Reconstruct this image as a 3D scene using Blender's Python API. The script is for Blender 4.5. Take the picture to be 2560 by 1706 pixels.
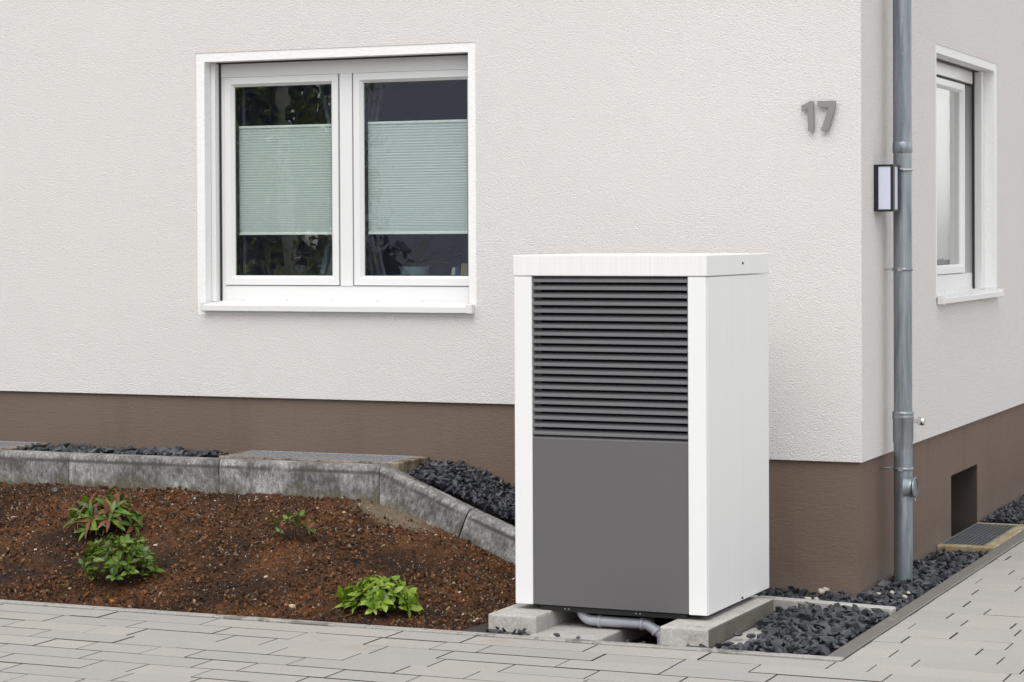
import bpy, bmesh, math, random
import numpy as np
from mathutils import Vector, Matrix, noise

random.seed(17)
RNG = np.random.default_rng(17)
for o in list(bpy.data.objects):
    bpy.data.objects.remove(o)
SC = bpy.context.scene
COL = SC.collection
R = math.radians

# ------------------------------------------------------------------ camera
cam_d = bpy.data.cameras.new('camera')
cam = bpy.data.objects.new('camera', cam_d)
COL.objects.link(cam)
RIGHT = Vector((0.9203961877, 0.3909579967, -0.0047647157))
UP = Vector((-0.0011974014, 0.0150048333, 0.9998867041))
FWD = Vector((-0.3909851965, 0.9202862054, -0.0142785250))
EYE = Vector((2.5958940571, -10.1127848350, 1.6))
cam.matrix_world = Matrix(((RIGHT.x, UP.x, -FWD.x, EYE.x), (RIGHT.y, UP.y, -FWD.y, EYE.y),
                           (RIGHT.z, UP.z, -FWD.z, EYE.z), (0, 0, 0, 1)))
cam_d.sensor_width = 36
cam_d.lens = 81.06
cam_d.shift_y = -0.0704
cam_d.clip_start = 0.1
cam_d.clip_end = 600
SC.camera = cam

# ------------------------------------------------------------------ sky, sun, exposure (overcast)
world = bpy.data.worlds.new('World')
SC.world = world
world.use_nodes = True
wn, wl = world.node_tree.nodes, world.node_tree.links
sky = wn.new('ShaderNodeTexSky')
sky.sky_type = 'NISHITA'
sky.sun_disc = False
sky.sun_elevation = R(66)
sky.sun_rotation = R(178)
sky.air_density = 1.3
sky.dust_density = 1.0
hs = wn.new('ShaderNodeHueSaturation')
hs.inputs['Saturation'].default_value = 0.10
wl.new(sky.outputs[0], hs.inputs['Color'])
wl.new(hs.outputs[0], wn['Background'].inputs['Color'])
wn['Background'].inputs['Strength'].default_value = 0.15
sun_d = bpy.data.lights.new('sun', 'SUN')
sun_d.energy = 1.0
sun_d.angle = R(45)
sun_d.color = (1.0, 0.965, 0.92)
sun = bpy.data.objects.new('sun', sun_d)
COL.objects.link(sun)
az, el = R(174), R(52)
sdir = Vector((math.sin(az) * math.cos(el), math.cos(az) * math.cos(el), math.sin(el)))
sun.rotation_euler = sdir.to_track_quat('Z', 'Y').to_euler()
sun.location = (0, -6, 12)
SC.view_settings.view_transform = 'Standard'
SC.view_settings.look = 'None'
SC.view_settings.exposure = 0.72
SC.view_settings.gamma = 1.0
SC.view_settings.use_curve_mapping = False
SC.cycles.max_bounces = 8
SC.cycles.transparent_max_bounces = 12

# ------------------------------------------------------------------ materials
class NT:
    """small helper round one material's node tree"""
    def __init__(s, name, rough=.7, color=(.5, .5, .5), metal=0., spec=.5):
        s.m = bpy.data.materials.new(name)
        s.m.use_nodes = True
        s.t = s.m.node_tree
        s.b = s.t.nodes['Principled BSDF']
        s.b.inputs['Roughness'].default_value = rough
        s.b.inputs['Base Color'].default_value = (*color, 1)
        s.b.inputs['Metallic'].default_value = metal
        s.b.inputs['Specular IOR Level'].default_value = spec
        s.m.diffuse_color = (*color, 1)
    def n(s, kind, **kw):
        nd = s.t.nodes.new('ShaderNode' + kind)
        for k, v in kw.items():
            if k in nd.inputs:
                nd.inputs[k].default_value = v
            else:
                setattr(nd, k, v)
        return nd
    def l(s, a, b):
        s.t.links.new(a, b)
    def pos(s, scale=(1, 1, 1), obj=False):
        mp = s.n('Mapping')
        mp.inputs['Scale'].default_value = scale
        if obj:
            s.l(s.n('TexCoord').outputs['Object'], mp.inputs['Vector'])
        else:
            s.l(s.n('NewGeometry').outputs['Position'], mp.inputs['Vector'])
        return mp.outputs[0]
    def noise(s, vec, scale, detail=3., rough=.55, dist=0.):
        nd = s.n('TexNoise')
        nd.inputs['Scale'].default_value = scale
        nd.inputs['Detail'].default_value = detail
        nd.inputs['Roughness'].default_value = rough
        nd.inputs['Distortion'].default_value = dist
        s.l(vec, nd.inputs['Vector'])
        return nd.outputs[0]
    def ramp(s, fac, stops):
        nd = s.n('ValToRGB')
        els = nd.color_ramp.elements
        while len(els) < len(stops):
            els.new(.5)
        for e, (p, c) in zip(els, stops):
            e.position = p
            e.color = (*c, 1) if len(c) == 3 else c
        s.l(fac, nd.inputs[0])
        return nd.outputs[0]
    def mix(s, fac, a, b, mode='MIX'):
        nd = s.n('MixRGB', blend_type=mode)
        for v, i in ((fac, 0), (a, 1), (b, 2)):
            if hasattr(v, 'is_linked'):
                s.l(v, nd.inputs[i])
            elif i == 0:
                nd.inputs[0].default_value = v
            else:
                nd.inputs[i].default_value = (*v, 1)
        return nd.outputs[0]
    def math(s, op, a, b=0.):
        nd = s.n('Math', operation=op)
        for v, i in ((a, 0), (b, 1)):
            if hasattr(v, 'is_linked'):
                s.l(v, nd.inputs[i])
            else:
                nd.inputs[i].default_value = v
        return nd.outputs[0]
    def sep(s, vec):
        nd = s.n('SeparateXYZ')
        s.l(vec, nd.inputs[0])
        return nd.outputs
    def color(s, sock):
        s.l(sock, s.b.inputs['Base Color'])
    def rough(s, sock):
        s.l(sock, s.b.inputs['Roughness'])
    def bump(s, h, dist=.002, strength=1.):
        nd = s.n('Bump')
        nd.inputs['Distance'].default_value = dist
        nd.inputs['Strength'].default_value = strength
        s.l(h, nd.inputs['Height'])
        s.l(nd.outputs[0], s.b.inputs['Normal'])
    def rnd(s):
        return s.n('ObjectInfo').outputs['Random']

def simple(name, color, rough=.5, metal=0., spec=.5):
    return NT(name, rough, color, metal, spec).m

def make_plaster():
    k = NT('rough_plaster', .92, (.69, .665, .65), 0, .2)
    p = k.pos()
    big = k.noise(p, 1.1, 3)
    v = k.n('TexVoronoi', feature='F1')
    v.inputs['Scale'].default_value = 175
    wob = k.noise(p, 60, 2)
    add = k.n('VectorMath', operation='ADD')
    sc = k.n('VectorMath', operation='SCALE'); sc.inputs['Scale'].default_value = .012
    wcol = k.n('TexNoise'); wcol.inputs['Scale'].default_value = 70
    k.l(p, wcol.inputs['Vector']); k.l(wcol.outputs[1], sc.inputs[0])
    k.l(p, add.inputs[0]); k.l(sc.outputs[0], add.inputs[1])
    k.l(add.outputs[0], v.inputs['Vector'])
    fine = k.noise(p, 190, 3, .6)
    h = k.math('ADD', k.math('MULTIPLY', v.outputs['Distance'], -1.0), k.math('MULTIPLY', fine, 1.3))
    c = k.mix(big, (.725, .697, .675), (.695, .667, .648))
    c = k.mix(k.ramp(fine, [(.30, (.0,) * 3), (.42, (1,) * 3)]), (.585, .56, .545), c)
    k.color(c)
    k.bump(h, .0030)
    return k.m

def make_plinth():
    k = NT('brown_plinth_paint', .85, (.16, .118, .093), 0, .25)
    p = k.pos()
    big = k.noise(p, 1.6, 4)
    streak = k.noise(k.pos((7, 7, .6)), 1.0, 3)
    c = k.mix(big, (.175, .130, .104), (.142, .103, .081))
    c = k.mix(k.ramp(streak, [(.55, (0,) * 3), (.75, (.4,) * 3)]), c, (.12, .088, .07))
    k.color(c)
    zz = k.sep(p)[2]
    splash = k.ramp(k.math('ADD', k.math('MULTIPLY', zz, 3.2), k.math('MULTIPLY', k.noise(p, 9, 5, .65), .9)), [(.42, (.45,) * 3), (.85, (0,) * 3)])
    c = k.mix(splash, c, (.20, .165, .135))
    k.color(c)
    h = k.math('ADD', k.noise(p, 140, 3, .6), k.math('MULTIPLY', k.noise(k.pos((30, 30, 130)), 1., 2), .7))
    k.bump(h, .0022)
    return k.m

def make_concrete(name, ca, cb, stain, scale=9., thr=(.5, .62), wetrough=.35, top_band=False, seed=0.):
    k = NT(name, .85, ca, 0, .35)
    p = k.pos(obj=True)
    if seed:
        mp = k.n('VectorMath', operation='ADD'); mp.inputs[1].default_value = (seed, seed * 2, seed)
        k.l(p, mp.inputs[0]); pp = mp.outputs[0]
    else:
        cmb = k.n('VectorMath', operation='ADD')
        rr = k.math('MULTIPLY', k.rnd(), 37.)
        cx = k.n('CombineXYZ'); k.l(rr, cx.inputs[0]); k.l(rr, cx.inputs[2])
        k.l(p, cmb.inputs[0]); k.l(cx.outputs[0], cmb.inputs[1]); pp = cmb.outputs[0]
    fine = k.noise(pp, 130, 4, .7)
    big = k.noise(pp, scale, 6, .68)
    mv = k.n('Mapping'); mv.inputs['Scale'].default_value = (1, 1, .38) if top_band else (1, 1, 1)
    k.l(pp, mv.inputs['Vector'])
    mid = k.noise(mv.outputs[0], scale * 4, 5, .7)
    base = k.mix(k.ramp(fine, [(.36, (0,) * 3), (.64, (1,) * 3)]), ca, cb)
    base = k.mix(k.ramp(mid, [(.35, (.55,) * 3), (.6, (0,) * 3)]), base, tuple(x * .55 for x in ca))
    f = k.ramp(k.math('ADD', k.math('MULTIPLY', big, .75), k.math('MULTIPLY', mid, .25)), [(thr[0], (0,) * 3), (thr[1], (1,) * 3)])
    if top_band:
        z = k.sep(p)[2]
        zz = k.math('ADD', z, k.math('MULTIPLY', mid, .05))
        lowm = k.ramp(k.math('MULTIPLY', k.math('ADD', zz, .20), 5.), [(.0, (1,) * 3), (.42, (0,) * 3)])
        f = k.math('MAXIMUM', f, k.math('MULTIPLY', lowm, .85))
        # damp line just beneath the rounded arris
        bandn = k.noise(pp, 6., 4)
        d = k.math('ABSOLUTE', k.math('ADD', z, k.math('ADD', .037, k.math('MULTIPLY', k.math('SUBTRACT', mid, .5), .014))))
        band = k.ramp(k.math('MULTIPLY', d, 30.), [(.12, (1,) * 3), (.38, (0,) * 3)])
        band = k.math('MULTIPLY', band, k.ramp(bandn, [(.36, (0,) * 3), (.5, (1,) * 3)]))
        f = k.math('MAXIMUM', f, k.math('MULTIPLY', band, .95))
    k.color(k.mix(f, base, stain))
    k.rough(k.math('SUBTRACT', .88, k.math('MULTIPLY', f, .88 - wetrough)))
    k.bump(k.math('ADD', fine, mid), .0016)
    return k.m

def make_kerb():
    k = NT('stained_kerb_concrete', .85, (.35, .35, .34), 0, .3)
    p = k.pos(obj=True)
    rr = k.math('MULTIPLY', k.rnd(), 41.)
    cx = k.n('CombineXYZ'); k.l(rr, cx.inputs[0]); k.l(rr, cx.inputs[1])
    ad = k.n('VectorMath', operation='ADD'); k.l(p, ad.inputs[0]); k.l(cx.outputs[0], ad.inputs[1])
    q = ad.outputs[0]
    st = k.n('Mapping'); st.inputs['Scale'].default_value = (75, 75, 30); k.l(q, st.inputs['Vector'])
    streak = k.noise(st.outputs[0], 1., 4, .65)
    blot = k.noise(q, 5.5, 6, .7)
    fine = k.noise(q, 170, 3, .7)
    z = k.sep(p)[2]
    m = k.math('ADD', k.math('MULTIPLY', blot, .62), k.math('MULTIPLY', streak, .38))
    c = k.mix(k.ramp(m, [(.42, (0,) * 3), (.52, (.45,) * 3), (.60, (1,) * 3)]), (.085, .081, .073), (.45, .445, .435))
    c = k.mix(k.ramp(fine, [(.40, (.55,) * 3), (.56, (0,) * 3)]), c, (.13, .125, .115))
    low = k.ramp(k.math('MULTIPLY', k.math('ADD', k.math('ADD', z, .185), k.math('MULTIPLY', k.math('SUBTRACT', blot, .5), .25)), 9.), [(.05, (.8,) * 3), (.6, (0,) * 3)])
    c = k.mix(low, c, (.115, .095, .062))
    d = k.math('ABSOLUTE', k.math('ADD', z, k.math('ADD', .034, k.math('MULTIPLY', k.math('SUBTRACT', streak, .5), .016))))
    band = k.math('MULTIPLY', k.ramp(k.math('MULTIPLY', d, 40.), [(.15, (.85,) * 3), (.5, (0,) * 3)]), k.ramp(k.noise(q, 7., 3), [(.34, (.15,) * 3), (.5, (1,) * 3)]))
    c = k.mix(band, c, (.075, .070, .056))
    k.color(c)
    k.bump(k.math('ADD', fine, streak), .0018)
    return k.m

def make_paver():
    k = NT('grey_concrete_paver', .9, (.47, .435, .40), 0, .3)
    p = k.pos()
    r = k.rnd()
    big = k.noise(p, 1.3, 4, .6)
    fine = k.noise(p, 260, 3, .7)
    c = k.mix(r, (.40, .372, .338), (.345, .330, .314))
    c = k.mix(k.ramp(big, [(.4, (0,) * 3), (.75, (.55,) * 3)]), c, (.34, .325, .305))
    c = k.mix(k.ramp(fine, [(.34, (.7,) * 3), (.5, (0,) * 3)]), c, (.23, .215, .20))
    c = k.mix(k.ramp(fine, [(.62, (0,) * 3), (.72, (.5,) * 3)]), c, (.50, .48, .45))
    stn = k.noise(p, 3.2, 5, .6)
    c = k.mix(k.ramp(stn, [(.62, (0,) * 3), (.72, (.4,) * 3)]), c, (.30, .255, .20))
    k.color(c)
    k.bump(fine, .0012)
    return k.m

def make_bed():
    k = NT('paving_joint_sand', .95, (.07, .06, .05), 0, .2)
    p = k.pos()
    br = k.n('TexBrick', offset=.42)
    br.inputs['Scale'].default_value = 1.
    br.inputs['Brick Width'].default_value = .36
    br.inputs['Row Height'].default_value = .162
    br.inputs['Mortar Size'].default_value = .003
    br.inputs['Color1'].default_value = (.37, .35, .32, 1)
    br.inputs['Color2'].default_value = (.34, .325, .31, 1)
    br.inputs['Mortar'].default_value = (.02, .018, .015, 1)
    k.l(p, br.inputs['Vector'])
    # bare dark joint sand where the pavers are laid one by one, pattern only far out
    xyz = k.sep(p)
    far = k.math('MAXIMUM', k.math('GREATER_THAN', k.math('ABSOLUTE', k.math('ADD', xyz[0], 2.15)), 4.36),
                 k.math('GREATER_THAN', k.math('ABSOLUTE', k.math('SUBTRACT', xyz[1], .43)), 4.62))
    k.color(k.mix(far, (.022, .019, .016), br.outputs[0]))
    return k.m

def make_soil():
    k = NT('brown_garden_soil', .9, (.07, .033, .017), 0, .3)
    p = k.pos()
    a = k.noise(p, 2.6, 5, .6)
    b = k.noise(p, 45, 5, .7)
    c = k.mix(k.ramp(a, [(.40, (0,) * 3), (.60, (1,) * 3)]), (.036, .016, .007), (.145, .056, .017))
    c = k.mix(k.ramp(b, [(.40, (.8,) * 3), (.55, (0,) * 3)]), c, (.018, .010, .007))
    c = k.mix(k.ramp(k.noise(p, 17, 4, .6), [(.58, (0,) * 3), (.72, (.6,) * 3)]), c, (.18, .072, .023))
    # washed-out sand below the kerb
    dv = k.n('VectorMath', operation='DISTANCE'); dv.inputs[1].default_value = (-2.11, -.48, .31)
    sq = k.pos((1, 2.2, 1)); dv.inputs[1].default_value = (-2.10, -.475 * 2.2, .31)
    k.l(sq, dv.inputs[0])
    dd = k.math('ADD', dv.outputs['Value'], k.math('MULTIPLY', k.math('SUBTRACT', k.noise(p, 16, 4), .5), .22))
    c = k.mix(k.ramp(dd, [(.14, (.9,) * 3), (.26, (0,) * 3)]), c, (.20, .155, .105))
    c = k.mix(k.ramp(k.noise(p, 210, 2), [(.68, (0,) * 3), (.74, (.75,) * 3)]), c, (.30, .22, .15))
    k.color(c)
    k.bump(k.math('ADD', b, k.math('MULTIPLY', k.noise(p, 130, 4, .7), .7)), .014)
    return k.m

def make_stone(name, ca, cb, rough=.6):
    k = NT(name, rough, ca, 0, .45)
    p = k.pos()
    c = k.mix(k.rnd(), ca, cb)
    n_ = k.noise(k.pos((30, 30, 90)), 1., 4, .6)
    c = k.mix(k.ramp(n_, [(.42, (0,) * 3), (.62, (.4,) * 3)]), c, tuple(x * 1.7 for x in cb))
    k.color(c)
    k.bump(k.noise(p, 120, 2), .0012)
    return k.m

def make_stone_pile(name, ca, cb):
    # joined stones: the colour varies from island to island
    k = NT(name, .45, ca, 0, .5)
    isl = k.n('NewGeometry').outputs['Random Per Island']
    c = k.mix(isl, ca, cb)
    n_ = k.noise(k.pos((30, 30, 90)), 1., 4, .6)
    c = k.mix(k.ramp(n_, [(.42, (0,) * 3), (.62, (.4,) * 3)]), c, tuple(x * 1.7 for x in cb))
    k.color(c)
    k.bump(k.noise(k.pos(), 120, 2), .0012)
    return k.m

def make_islands(name, stops, rough=.8):
    k = NT(name, rough, stops[0][1], 0, .3)
    k.color(k.ramp(k.n('NewGeometry').outputs['Random Per Island'], stops))
    return k.m

def make_leaf(name, ca, cb, cc, rough=.35):
    k = NT(name, rough, ca, 0, .5)
    r = k.rnd()
    c = k.ramp(r, [(0., ca), (.55, cb), (1., cc)])
    y = k.sep(k.pos(obj=True))[1]
    rib = k.ramp(k.math('MULTIPLY', k.math('ABSOLUTE', y), 100.), [(.0, (.6,) * 3), (.14, (0,) * 3)])
    c = k.mix(rib, c, tuple(min(1, x * 1.7 + .02) for x in cb))
    k.color(c)
    tr = k.n('BsdfTranslucent'); k.l(c, tr.inputs[0])
    mx = k.n('MixShader'); mx.inputs[0].default_value = .22
    k.l(k.b.outputs[0], mx.inputs[1]); k.l(tr.outputs[0], mx.inputs[2])
    k.l(mx.outputs[0], k.t.nodes['Material Output'].inputs[0])
    return k.m

def make_zinc():
    k = NT('weathered_zinc', .42, (.30, .33, .36), .85, .5)
    p = k.pos((18, 18, 2.2))
    a = k.noise(p, 1., 5, .65, .8)
    b = k.noise(k.pos(), 55, 4, .6)
    c = k.mix(k.ramp(a, [(.32, (0,) * 3), (.68, (1,) * 3)]), (.165, .195, .225), (.36, .395, .425))
    drip = k.noise(k.pos((55, 55, 1.3)), 1., 4, .6)
    c = k.mix(k.ramp(drip, [(.52, (0,) * 3), (.66, (.4,) * 3)]), c, (.12, .135, .15))
    c = k.mix(k.ramp(b, [(.6, (0,) * 3), (.72, (.4,) * 3)]), c, (.42, .44, .46))
    k.color(c)
    k.rough(k.math('ADD', .32, k.math('MULTIPLY', a, .25)))
    return k.m

def make_brushed():
    k = NT('white_brushed_cladding', .5, (.80, .80, .79), 0, .35)
    p = k.pos((260, 260, 1.1))
    a = k.noise(p, 1., 3, .6)
    k.color(k.mix(k.ramp(a, [(.35, (0,) * 3), (.7, (1,) * 3)]), (.775, .775, .768), (.715, .717, .718)))
    k.bump(a, .0006)
    return k.m

def make_glass():
    k = NT('window_glass')
    t, o = k.t, k.t.nodes['Material Output']
    tp = k.n('BsdfTransparent'); tp.inputs[0].default_value = (.93, .96, .95, 1)
    gl = k.n('BsdfGlossy'); gl.inputs['Roughness'].default_value = 0.0
    wv = k.n('Bump'); wv.inputs['Distance'].default_value = .0009; wv.inputs['Strength'].default_value = .6
    k.l(k.noise(k.pos(), 5., 2), wv.inputs['Height']); k.l(wv.outputs[0], gl.inputs['Normal'])
    fr = k.n('Fresnel'); fr.inputs[0].default_value = 1.5
    mx = k.n('MixShader')
    F = fr.outputs[0]
    k.l(k.math('MULTIPLY', k.math('DIVIDE', k.math('MULTIPLY', F, 4.), k.math('ADD', 1., k.math('MULTIPLY', F, 3.))), k.math('SUBTRACT', 1., k.n('NewGeometry').outputs['Backfacing'])), mx.inputs[0])
    k.l(tp.outputs[0], mx.inputs[1]); k.l(gl.outputs[0], mx.inputs[2])
    k.l(mx.outputs[0], o.inputs[0])
    t.nodes.remove(k.b)
    return k.m

def make_fabric(name, color, trans=.5):
    k = NT(name, .8, color, 0, .2)
    tr = k.n('BsdfTranslucent'); tr.inputs[0].default_value = (*color, 1)
    mx = k.n('MixShader'); mx.inputs[0].default_value = trans
    k.l(k.b.outputs[0], mx.inputs[1]); k.l(tr.outputs[0], mx.inputs[2])
    k.l(mx.outputs[0], k.t.nodes['Material Output'].inputs[0])
    return k.m

M = dict(
    plaster=make_plaster(), plinth=make_plinth(),
    surround=None, pvc=simple('white_window_plastic', (.735, .735, .735), .28),
    sillmetal=simple('white_sill_metal', (.70, .70, .695), .4),
    gasket=simple('black_rubber_gasket', (.012, .012, .014), .5),
    glass=make_glass(),
    blind=make_fabric('mint_pleated_fabric', (.80, .84, .84), .3),
    blindrail=simple('mint_blind_rail', (.76, .82, .78), .4),
    curtain=make_fabric('sheer_grey_curtain', (.24, .25, .32), .4),
    curtainpale=make_fabric('pale_net_curtain', (.55, .57, .59), .3),
    room=simple('dim_lilac_room_wall', (.58, .575, .80), .9),
    roomfloor=simple('dark_wood_floor', (.08, .05, .035), .5),
    clad=make_brushed(),
    whitepaint=simple('white_powder_coat', (.765, .77, .768), .42),
    panel=simple('anthracite_panel_paint', (.112, .1085, .1115), .5),
    slat=simple('anthracite_slat_paint', (.155, .151, .158), .38),
    black=simple('black_painted_steel', (.012, .012, .013), .45),
    void=simple('black_inner_duct', (.004, .004, .004), .9),
    steel=simple('bright_steel', (.55, .55, .56), .3, 1.),
    darksteel=simple('dark_screw_steel', (.06, .06, .06), .4, .8),
    chrome=simple('chrome', (.75, .75, .76), .12, 1.),
    zinc=make_zinc(),
    greyplastic=simple('grey_drain_plastic', (.34, .345, .385), .38),
    lampblack=simple('black_lamp_housing', (.010, .010, .013), .45),
    opal=simple('opal_lamp_panel', (.62, .64, .76), .35),
    digit=simple('brushed_grey_metal', (.25, .235, .225), .5, .25),
    kerb=make_kerb(),
    block=make_concrete('foundation_concrete', (.53, .515, .48), (.36, .35, .33), (.20, .185, .155), 7., (.54, .68), .6),
    wellconc=make_concrete('mossy_well_concrete', (.34, .29, .22), (.20, .165, .12), (.06, .042, .025), 11., (.44, .6), .6),
    yellowconc=make_concrete('yellow_stained_concrete', (.40, .32, .17), (.24, .19, .10), (.42, .38, .28), 9., (.5, .62), .7),
    edging=make_concrete('damp_edging_concrete', (.36, .345, .32), (.31, .295, .275), (.150, .140, .125), 2.2, (.38, .405), .5),
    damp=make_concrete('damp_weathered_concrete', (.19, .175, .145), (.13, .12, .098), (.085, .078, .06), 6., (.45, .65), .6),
    edging_dry=make_concrete('half_dry_edging_concrete', (.40, .38, .355), (.34, .325, .30), (.17, .16, .14), 2.6, (.54, .575), .5),
    thinedge=make_concrete('pale_edging_concrete', (.50, .49, .46), (.40, .39, .37), (.16, .15, .13), 8., (.58, .72), .6),
    paver=make_paver(), bed=make_bed(), soil=make_soil(),
    slate=make_stone('dark_slate_chipping', (.014, .015, .019), (.048, .051, .060), .45),
    slatepile=make_stone_pile('dark_slate_chippings', (.012, .013, .017), (.048, .051, .060)),
    pale=make_stone('pale_limestone_pebble', (.50, .47, .42), (.36, .33, .28)),
    tan=make_stone('tan_pebble', (.42, .30, .18), (.36, .24, .15)),
    rust=make_stone('reddish_pebble', (.28, .10, .05), (.22, .09, .05)),
    crumbs=make_islands('soil_crumbs', [(0, (.016, .009, .005)), (.35, (.052, .024, .010)), (.62, (.11, .046, .015)), (.86, (.18, .076, .026)), (.95, (.10, .085, .06)), (1., (.32, .24, .15))]),
    specks=make_islands('pale_grit', [(0, (.50, .46, .40)), (.45, (.36, .28, .20)), (.8, (.62, .60, .56)), (1., (.30, .16, .09))]),
    mat=simple('black_weed_membrane', (.022, .023, .026), .35),
    underlay=simple('dark_earth', (.020, .017, .015), .95),
    pit=simple('red_clay_earth', (.060, .012, .006), .9),
    leaf_a=make_leaf('long_rhododendron_leaf', (.032, .078, .008), (.085, .165, .012), (.18, .23, .02)),
    leaf_b=make_leaf('green_rhododendron_leaf', (.040, .090, .010), (.085, .155, .014), (.15, .215, .022)),
    leaf_c=make_leaf('bright_rhododendron_leaf', (.10, .185, .014), (.175, .27, .018), (.24, .32, .035)),
    leaf_dry=make_leaf('withered_leaf', (.13, .045, .018), (.20, .07, .03), (.10, .035, .02), .6),
    leaf_orange=make_leaf('fallen_orange_leaf', (.45, .16, .03), (.52, .24, .05), (.40, .13, .03), .6),
    leaf_in=make_islands('inner_green_leaves', [(0, (.035, .080, .010)), (.6, (.085, .150, .014)), (1., (.13, .19, .02))], .4),
    leaf_in_bright=make_islands('inner_bright_leaves', [(0, (.085, .16, .012)), (.6, (.15, .24, .016)), (1., (.2, .28, .03))], .4),
    leaf_wilt=make_islands('wilted_leaves', [(0, (.10, .035, .015)), (.5, (.05, .03, .012)), (.8, (.16, .06, .02)), (1., (.09, .12, .015))], .7),
    stem=simple('brown_twig', (.055, .032, .018), .8),
    meshgalv=simple('light_galvanised_mesh', (.42, .43, .45), .45, .3),
    galv=simple('galvanised_grating', (.17, .178, .19), .5, .3),
    bark=make_stone('birch_bark', (.55, .53, .50), (.40, .39, .37), .8),
    treeleaf=make_islands('tree_leaves', [(0, (.06, .11, .02)), (.5, (.17, .25, .035)), (1., (.36, .40, .06))], .5),
    joint=simple('sandy_joint_dirt', (.046, .040, .033), .95),
    nbwall=simple('pale_blue_grey_render', (.68, .72, .88), .9), nbroof=simple('dark_roof_tiles', (.05, .045, .045), .8),
    spruce=simple('backdrop_spruce_needles', (.014, .024, .016), .7),
    niche=simple('shade_darkened_niche_paint', (.055, .042, .034), .9),  # plinth brown darkened so the recess shade sits in the colour
    ground=simple('asphalt_ground', (.16, .155, .15), .9),
    potblue=simple('pale_blue_pot', (.22, .32, .36), .4),
    booktan=simple('tan_cover', (.45, .36, .28), .6), bookblue=simple('blue_cover', (.05, .09, .25), .5),
    bookwhite=simple('white_cover', (.7, .72, .68), .5),
    ornament=simple('dark_olive_ornament', (.03, .03, .02), .5),
)
k = NT('white_smooth_render', .8, (.80, .80, .795), 0, .25)
k.bump(k.noise(k.pos((40, 40, 60)), 1., 4, .6), .003)
M['surround'] = k.m

# ------------------------------------------------------------------ object helpers
def empty(name, loc=(0, 0, 0), rz=0., parent=None):
    o = bpy.data.objects.new(name, None)
    o.empty_display_size = .1
    COL.objects.link(o)
    o.location = loc
    o.rotation_euler = (0, 0, rz)
    if parent:
        o.parent = parent
    return o

def tag(o, label=None, cat=None, group=None, kind=None):
    if label: o['label'] = label
    if cat: o['category'] = cat
    if group: o['group'] = group
    if kind: o['kind'] = kind
    return o

def link(name, me, parent=None, loc=None):
    o = bpy.data.objects.new(name, me)
    COL.objects.link(o)
    if parent: o.parent = parent
    if loc: o.location = loc
    return o

class MB:
    """collects shapes and links them as one mesh object"""
    def __init__(s):
        s.bm = bmesh.new()
        s.mats = []
    def mi(s, mat):
        if mat not in s.mats: s.mats.append(mat)
        return s.mats.index(mat)
    def box(s, x0, x1, y0, y1, z0, z1, mat=None, bev=0., seg=1):
        vs = [s.bm.verts.new(p) for p in ((x0, y0, z0), (x1, y0, z0), (x1, y1, z0), (x0, y1, z0), (x0, y0, z1), (x1, y0, z1), (x1, y1, z1), (x0, y1, z1))]
        fs = [s.bm.faces.new([vs[i] for i in f]) for f in ((0, 3, 2, 1), (4, 5, 6, 7), (0, 1, 5, 4), (1, 2, 6, 5), (2, 3, 7, 6), (3, 0, 4, 7))]
        if mat is not None:
            for f in fs: f.material_index = s.mi(mat)
        if bev > 0:
            es = list({e for f in fs for e in f.edges})
            bmesh.ops.bevel(s.bm, geom=es, offset=bev, segments=seg, affect='EDGES', profile=.5)
        return s
    def prism(s, pts, axis, a0, a1, mat=None):
        """polygon in the plane across `axis`, swept from a0 to a1"""
        def P(u, v, w):
            return {'x': (w, u, v), 'y': (u, w, v), 'z': (u, v, w)}[axis]
        A = [s.bm.verts.new(P(u, v, a0)) for u, v in pts]
        B = [s.bm.verts.new(P(u, v, a1)) for u, v in pts]
        n = len(pts)
        fs = [s.bm.faces.new(A), s.bm.faces.new(B[::-1])]
        for i in range(n):
            fs.append(s.bm.faces.new((A[i], B[i], B[(i + 1) % n], A[(i + 1) % n])))
        if mat is not None:
            for f in fs: f.material_index = s.mi(mat)
        return s
    def tube(s, pts, rads, seg=16, cap=True, mat=None):
        pts = [Vector(p) for p in pts]
        if not hasattr(rads, '__len__'): rads = [rads] * len(pts)
        rings = []
        nrm = None
        for i, p in enumerate(pts):
            t = (pts[min(i + 1, len(pts) - 1)] - pts[max(i - 1, 0)]).normalized()
            if nrm is None:
                nrm = t.orthogonal().normalized()
            nrm = (nrm - t * nrm.dot(t))
            nrm = nrm.normalized() if nrm.length > 1e-6 else t.orthogonal().normalized()
            b = t.cross(nrm)
            rings.append([s.bm.verts.new(p + (nrm * math.cos(a) + b * math.sin(a)) * rads[i]) for a in [2 * math.pi * j / seg for j in range(seg)]])
        idx = s.mi(mat) if mat is not None else 0
        for r0, r1 in zip(rings, rings[1:]):
            for j in range(seg):
                f = s.bm.faces.new((r0[j], r0[(j + 1) % seg], r1[(j + 1) % seg], r1[j])); f.smooth = True; f.material_index = idx
        if cap:
            f = s.bm.faces.new([s.bm.verts.new(v.co) for v in rings[0][::-1]]); f.material_index = idx
            f = s.bm.faces.new([s.bm.verts.new(v.co) for v in rings[-1]]); f.material_index = idx
        return s
    def build(s, name, mat, parent=None, loc=None):
        me = bpy.data.meshes.new(name)
        bmesh.ops.recalc_face_normals(s.bm, faces=s.bm.faces[:])
        s.bm.to_mesh(me); s.bm.free()
        for m in (s.mats or [mat]): me.materials.append(m)
        return link(name, me, parent, loc)

def bx(name, mat, parent, *a, bev=0., seg=1):
    return MB().box(*a, bev=bev, seg=seg).build(name, mat, parent)

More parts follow.
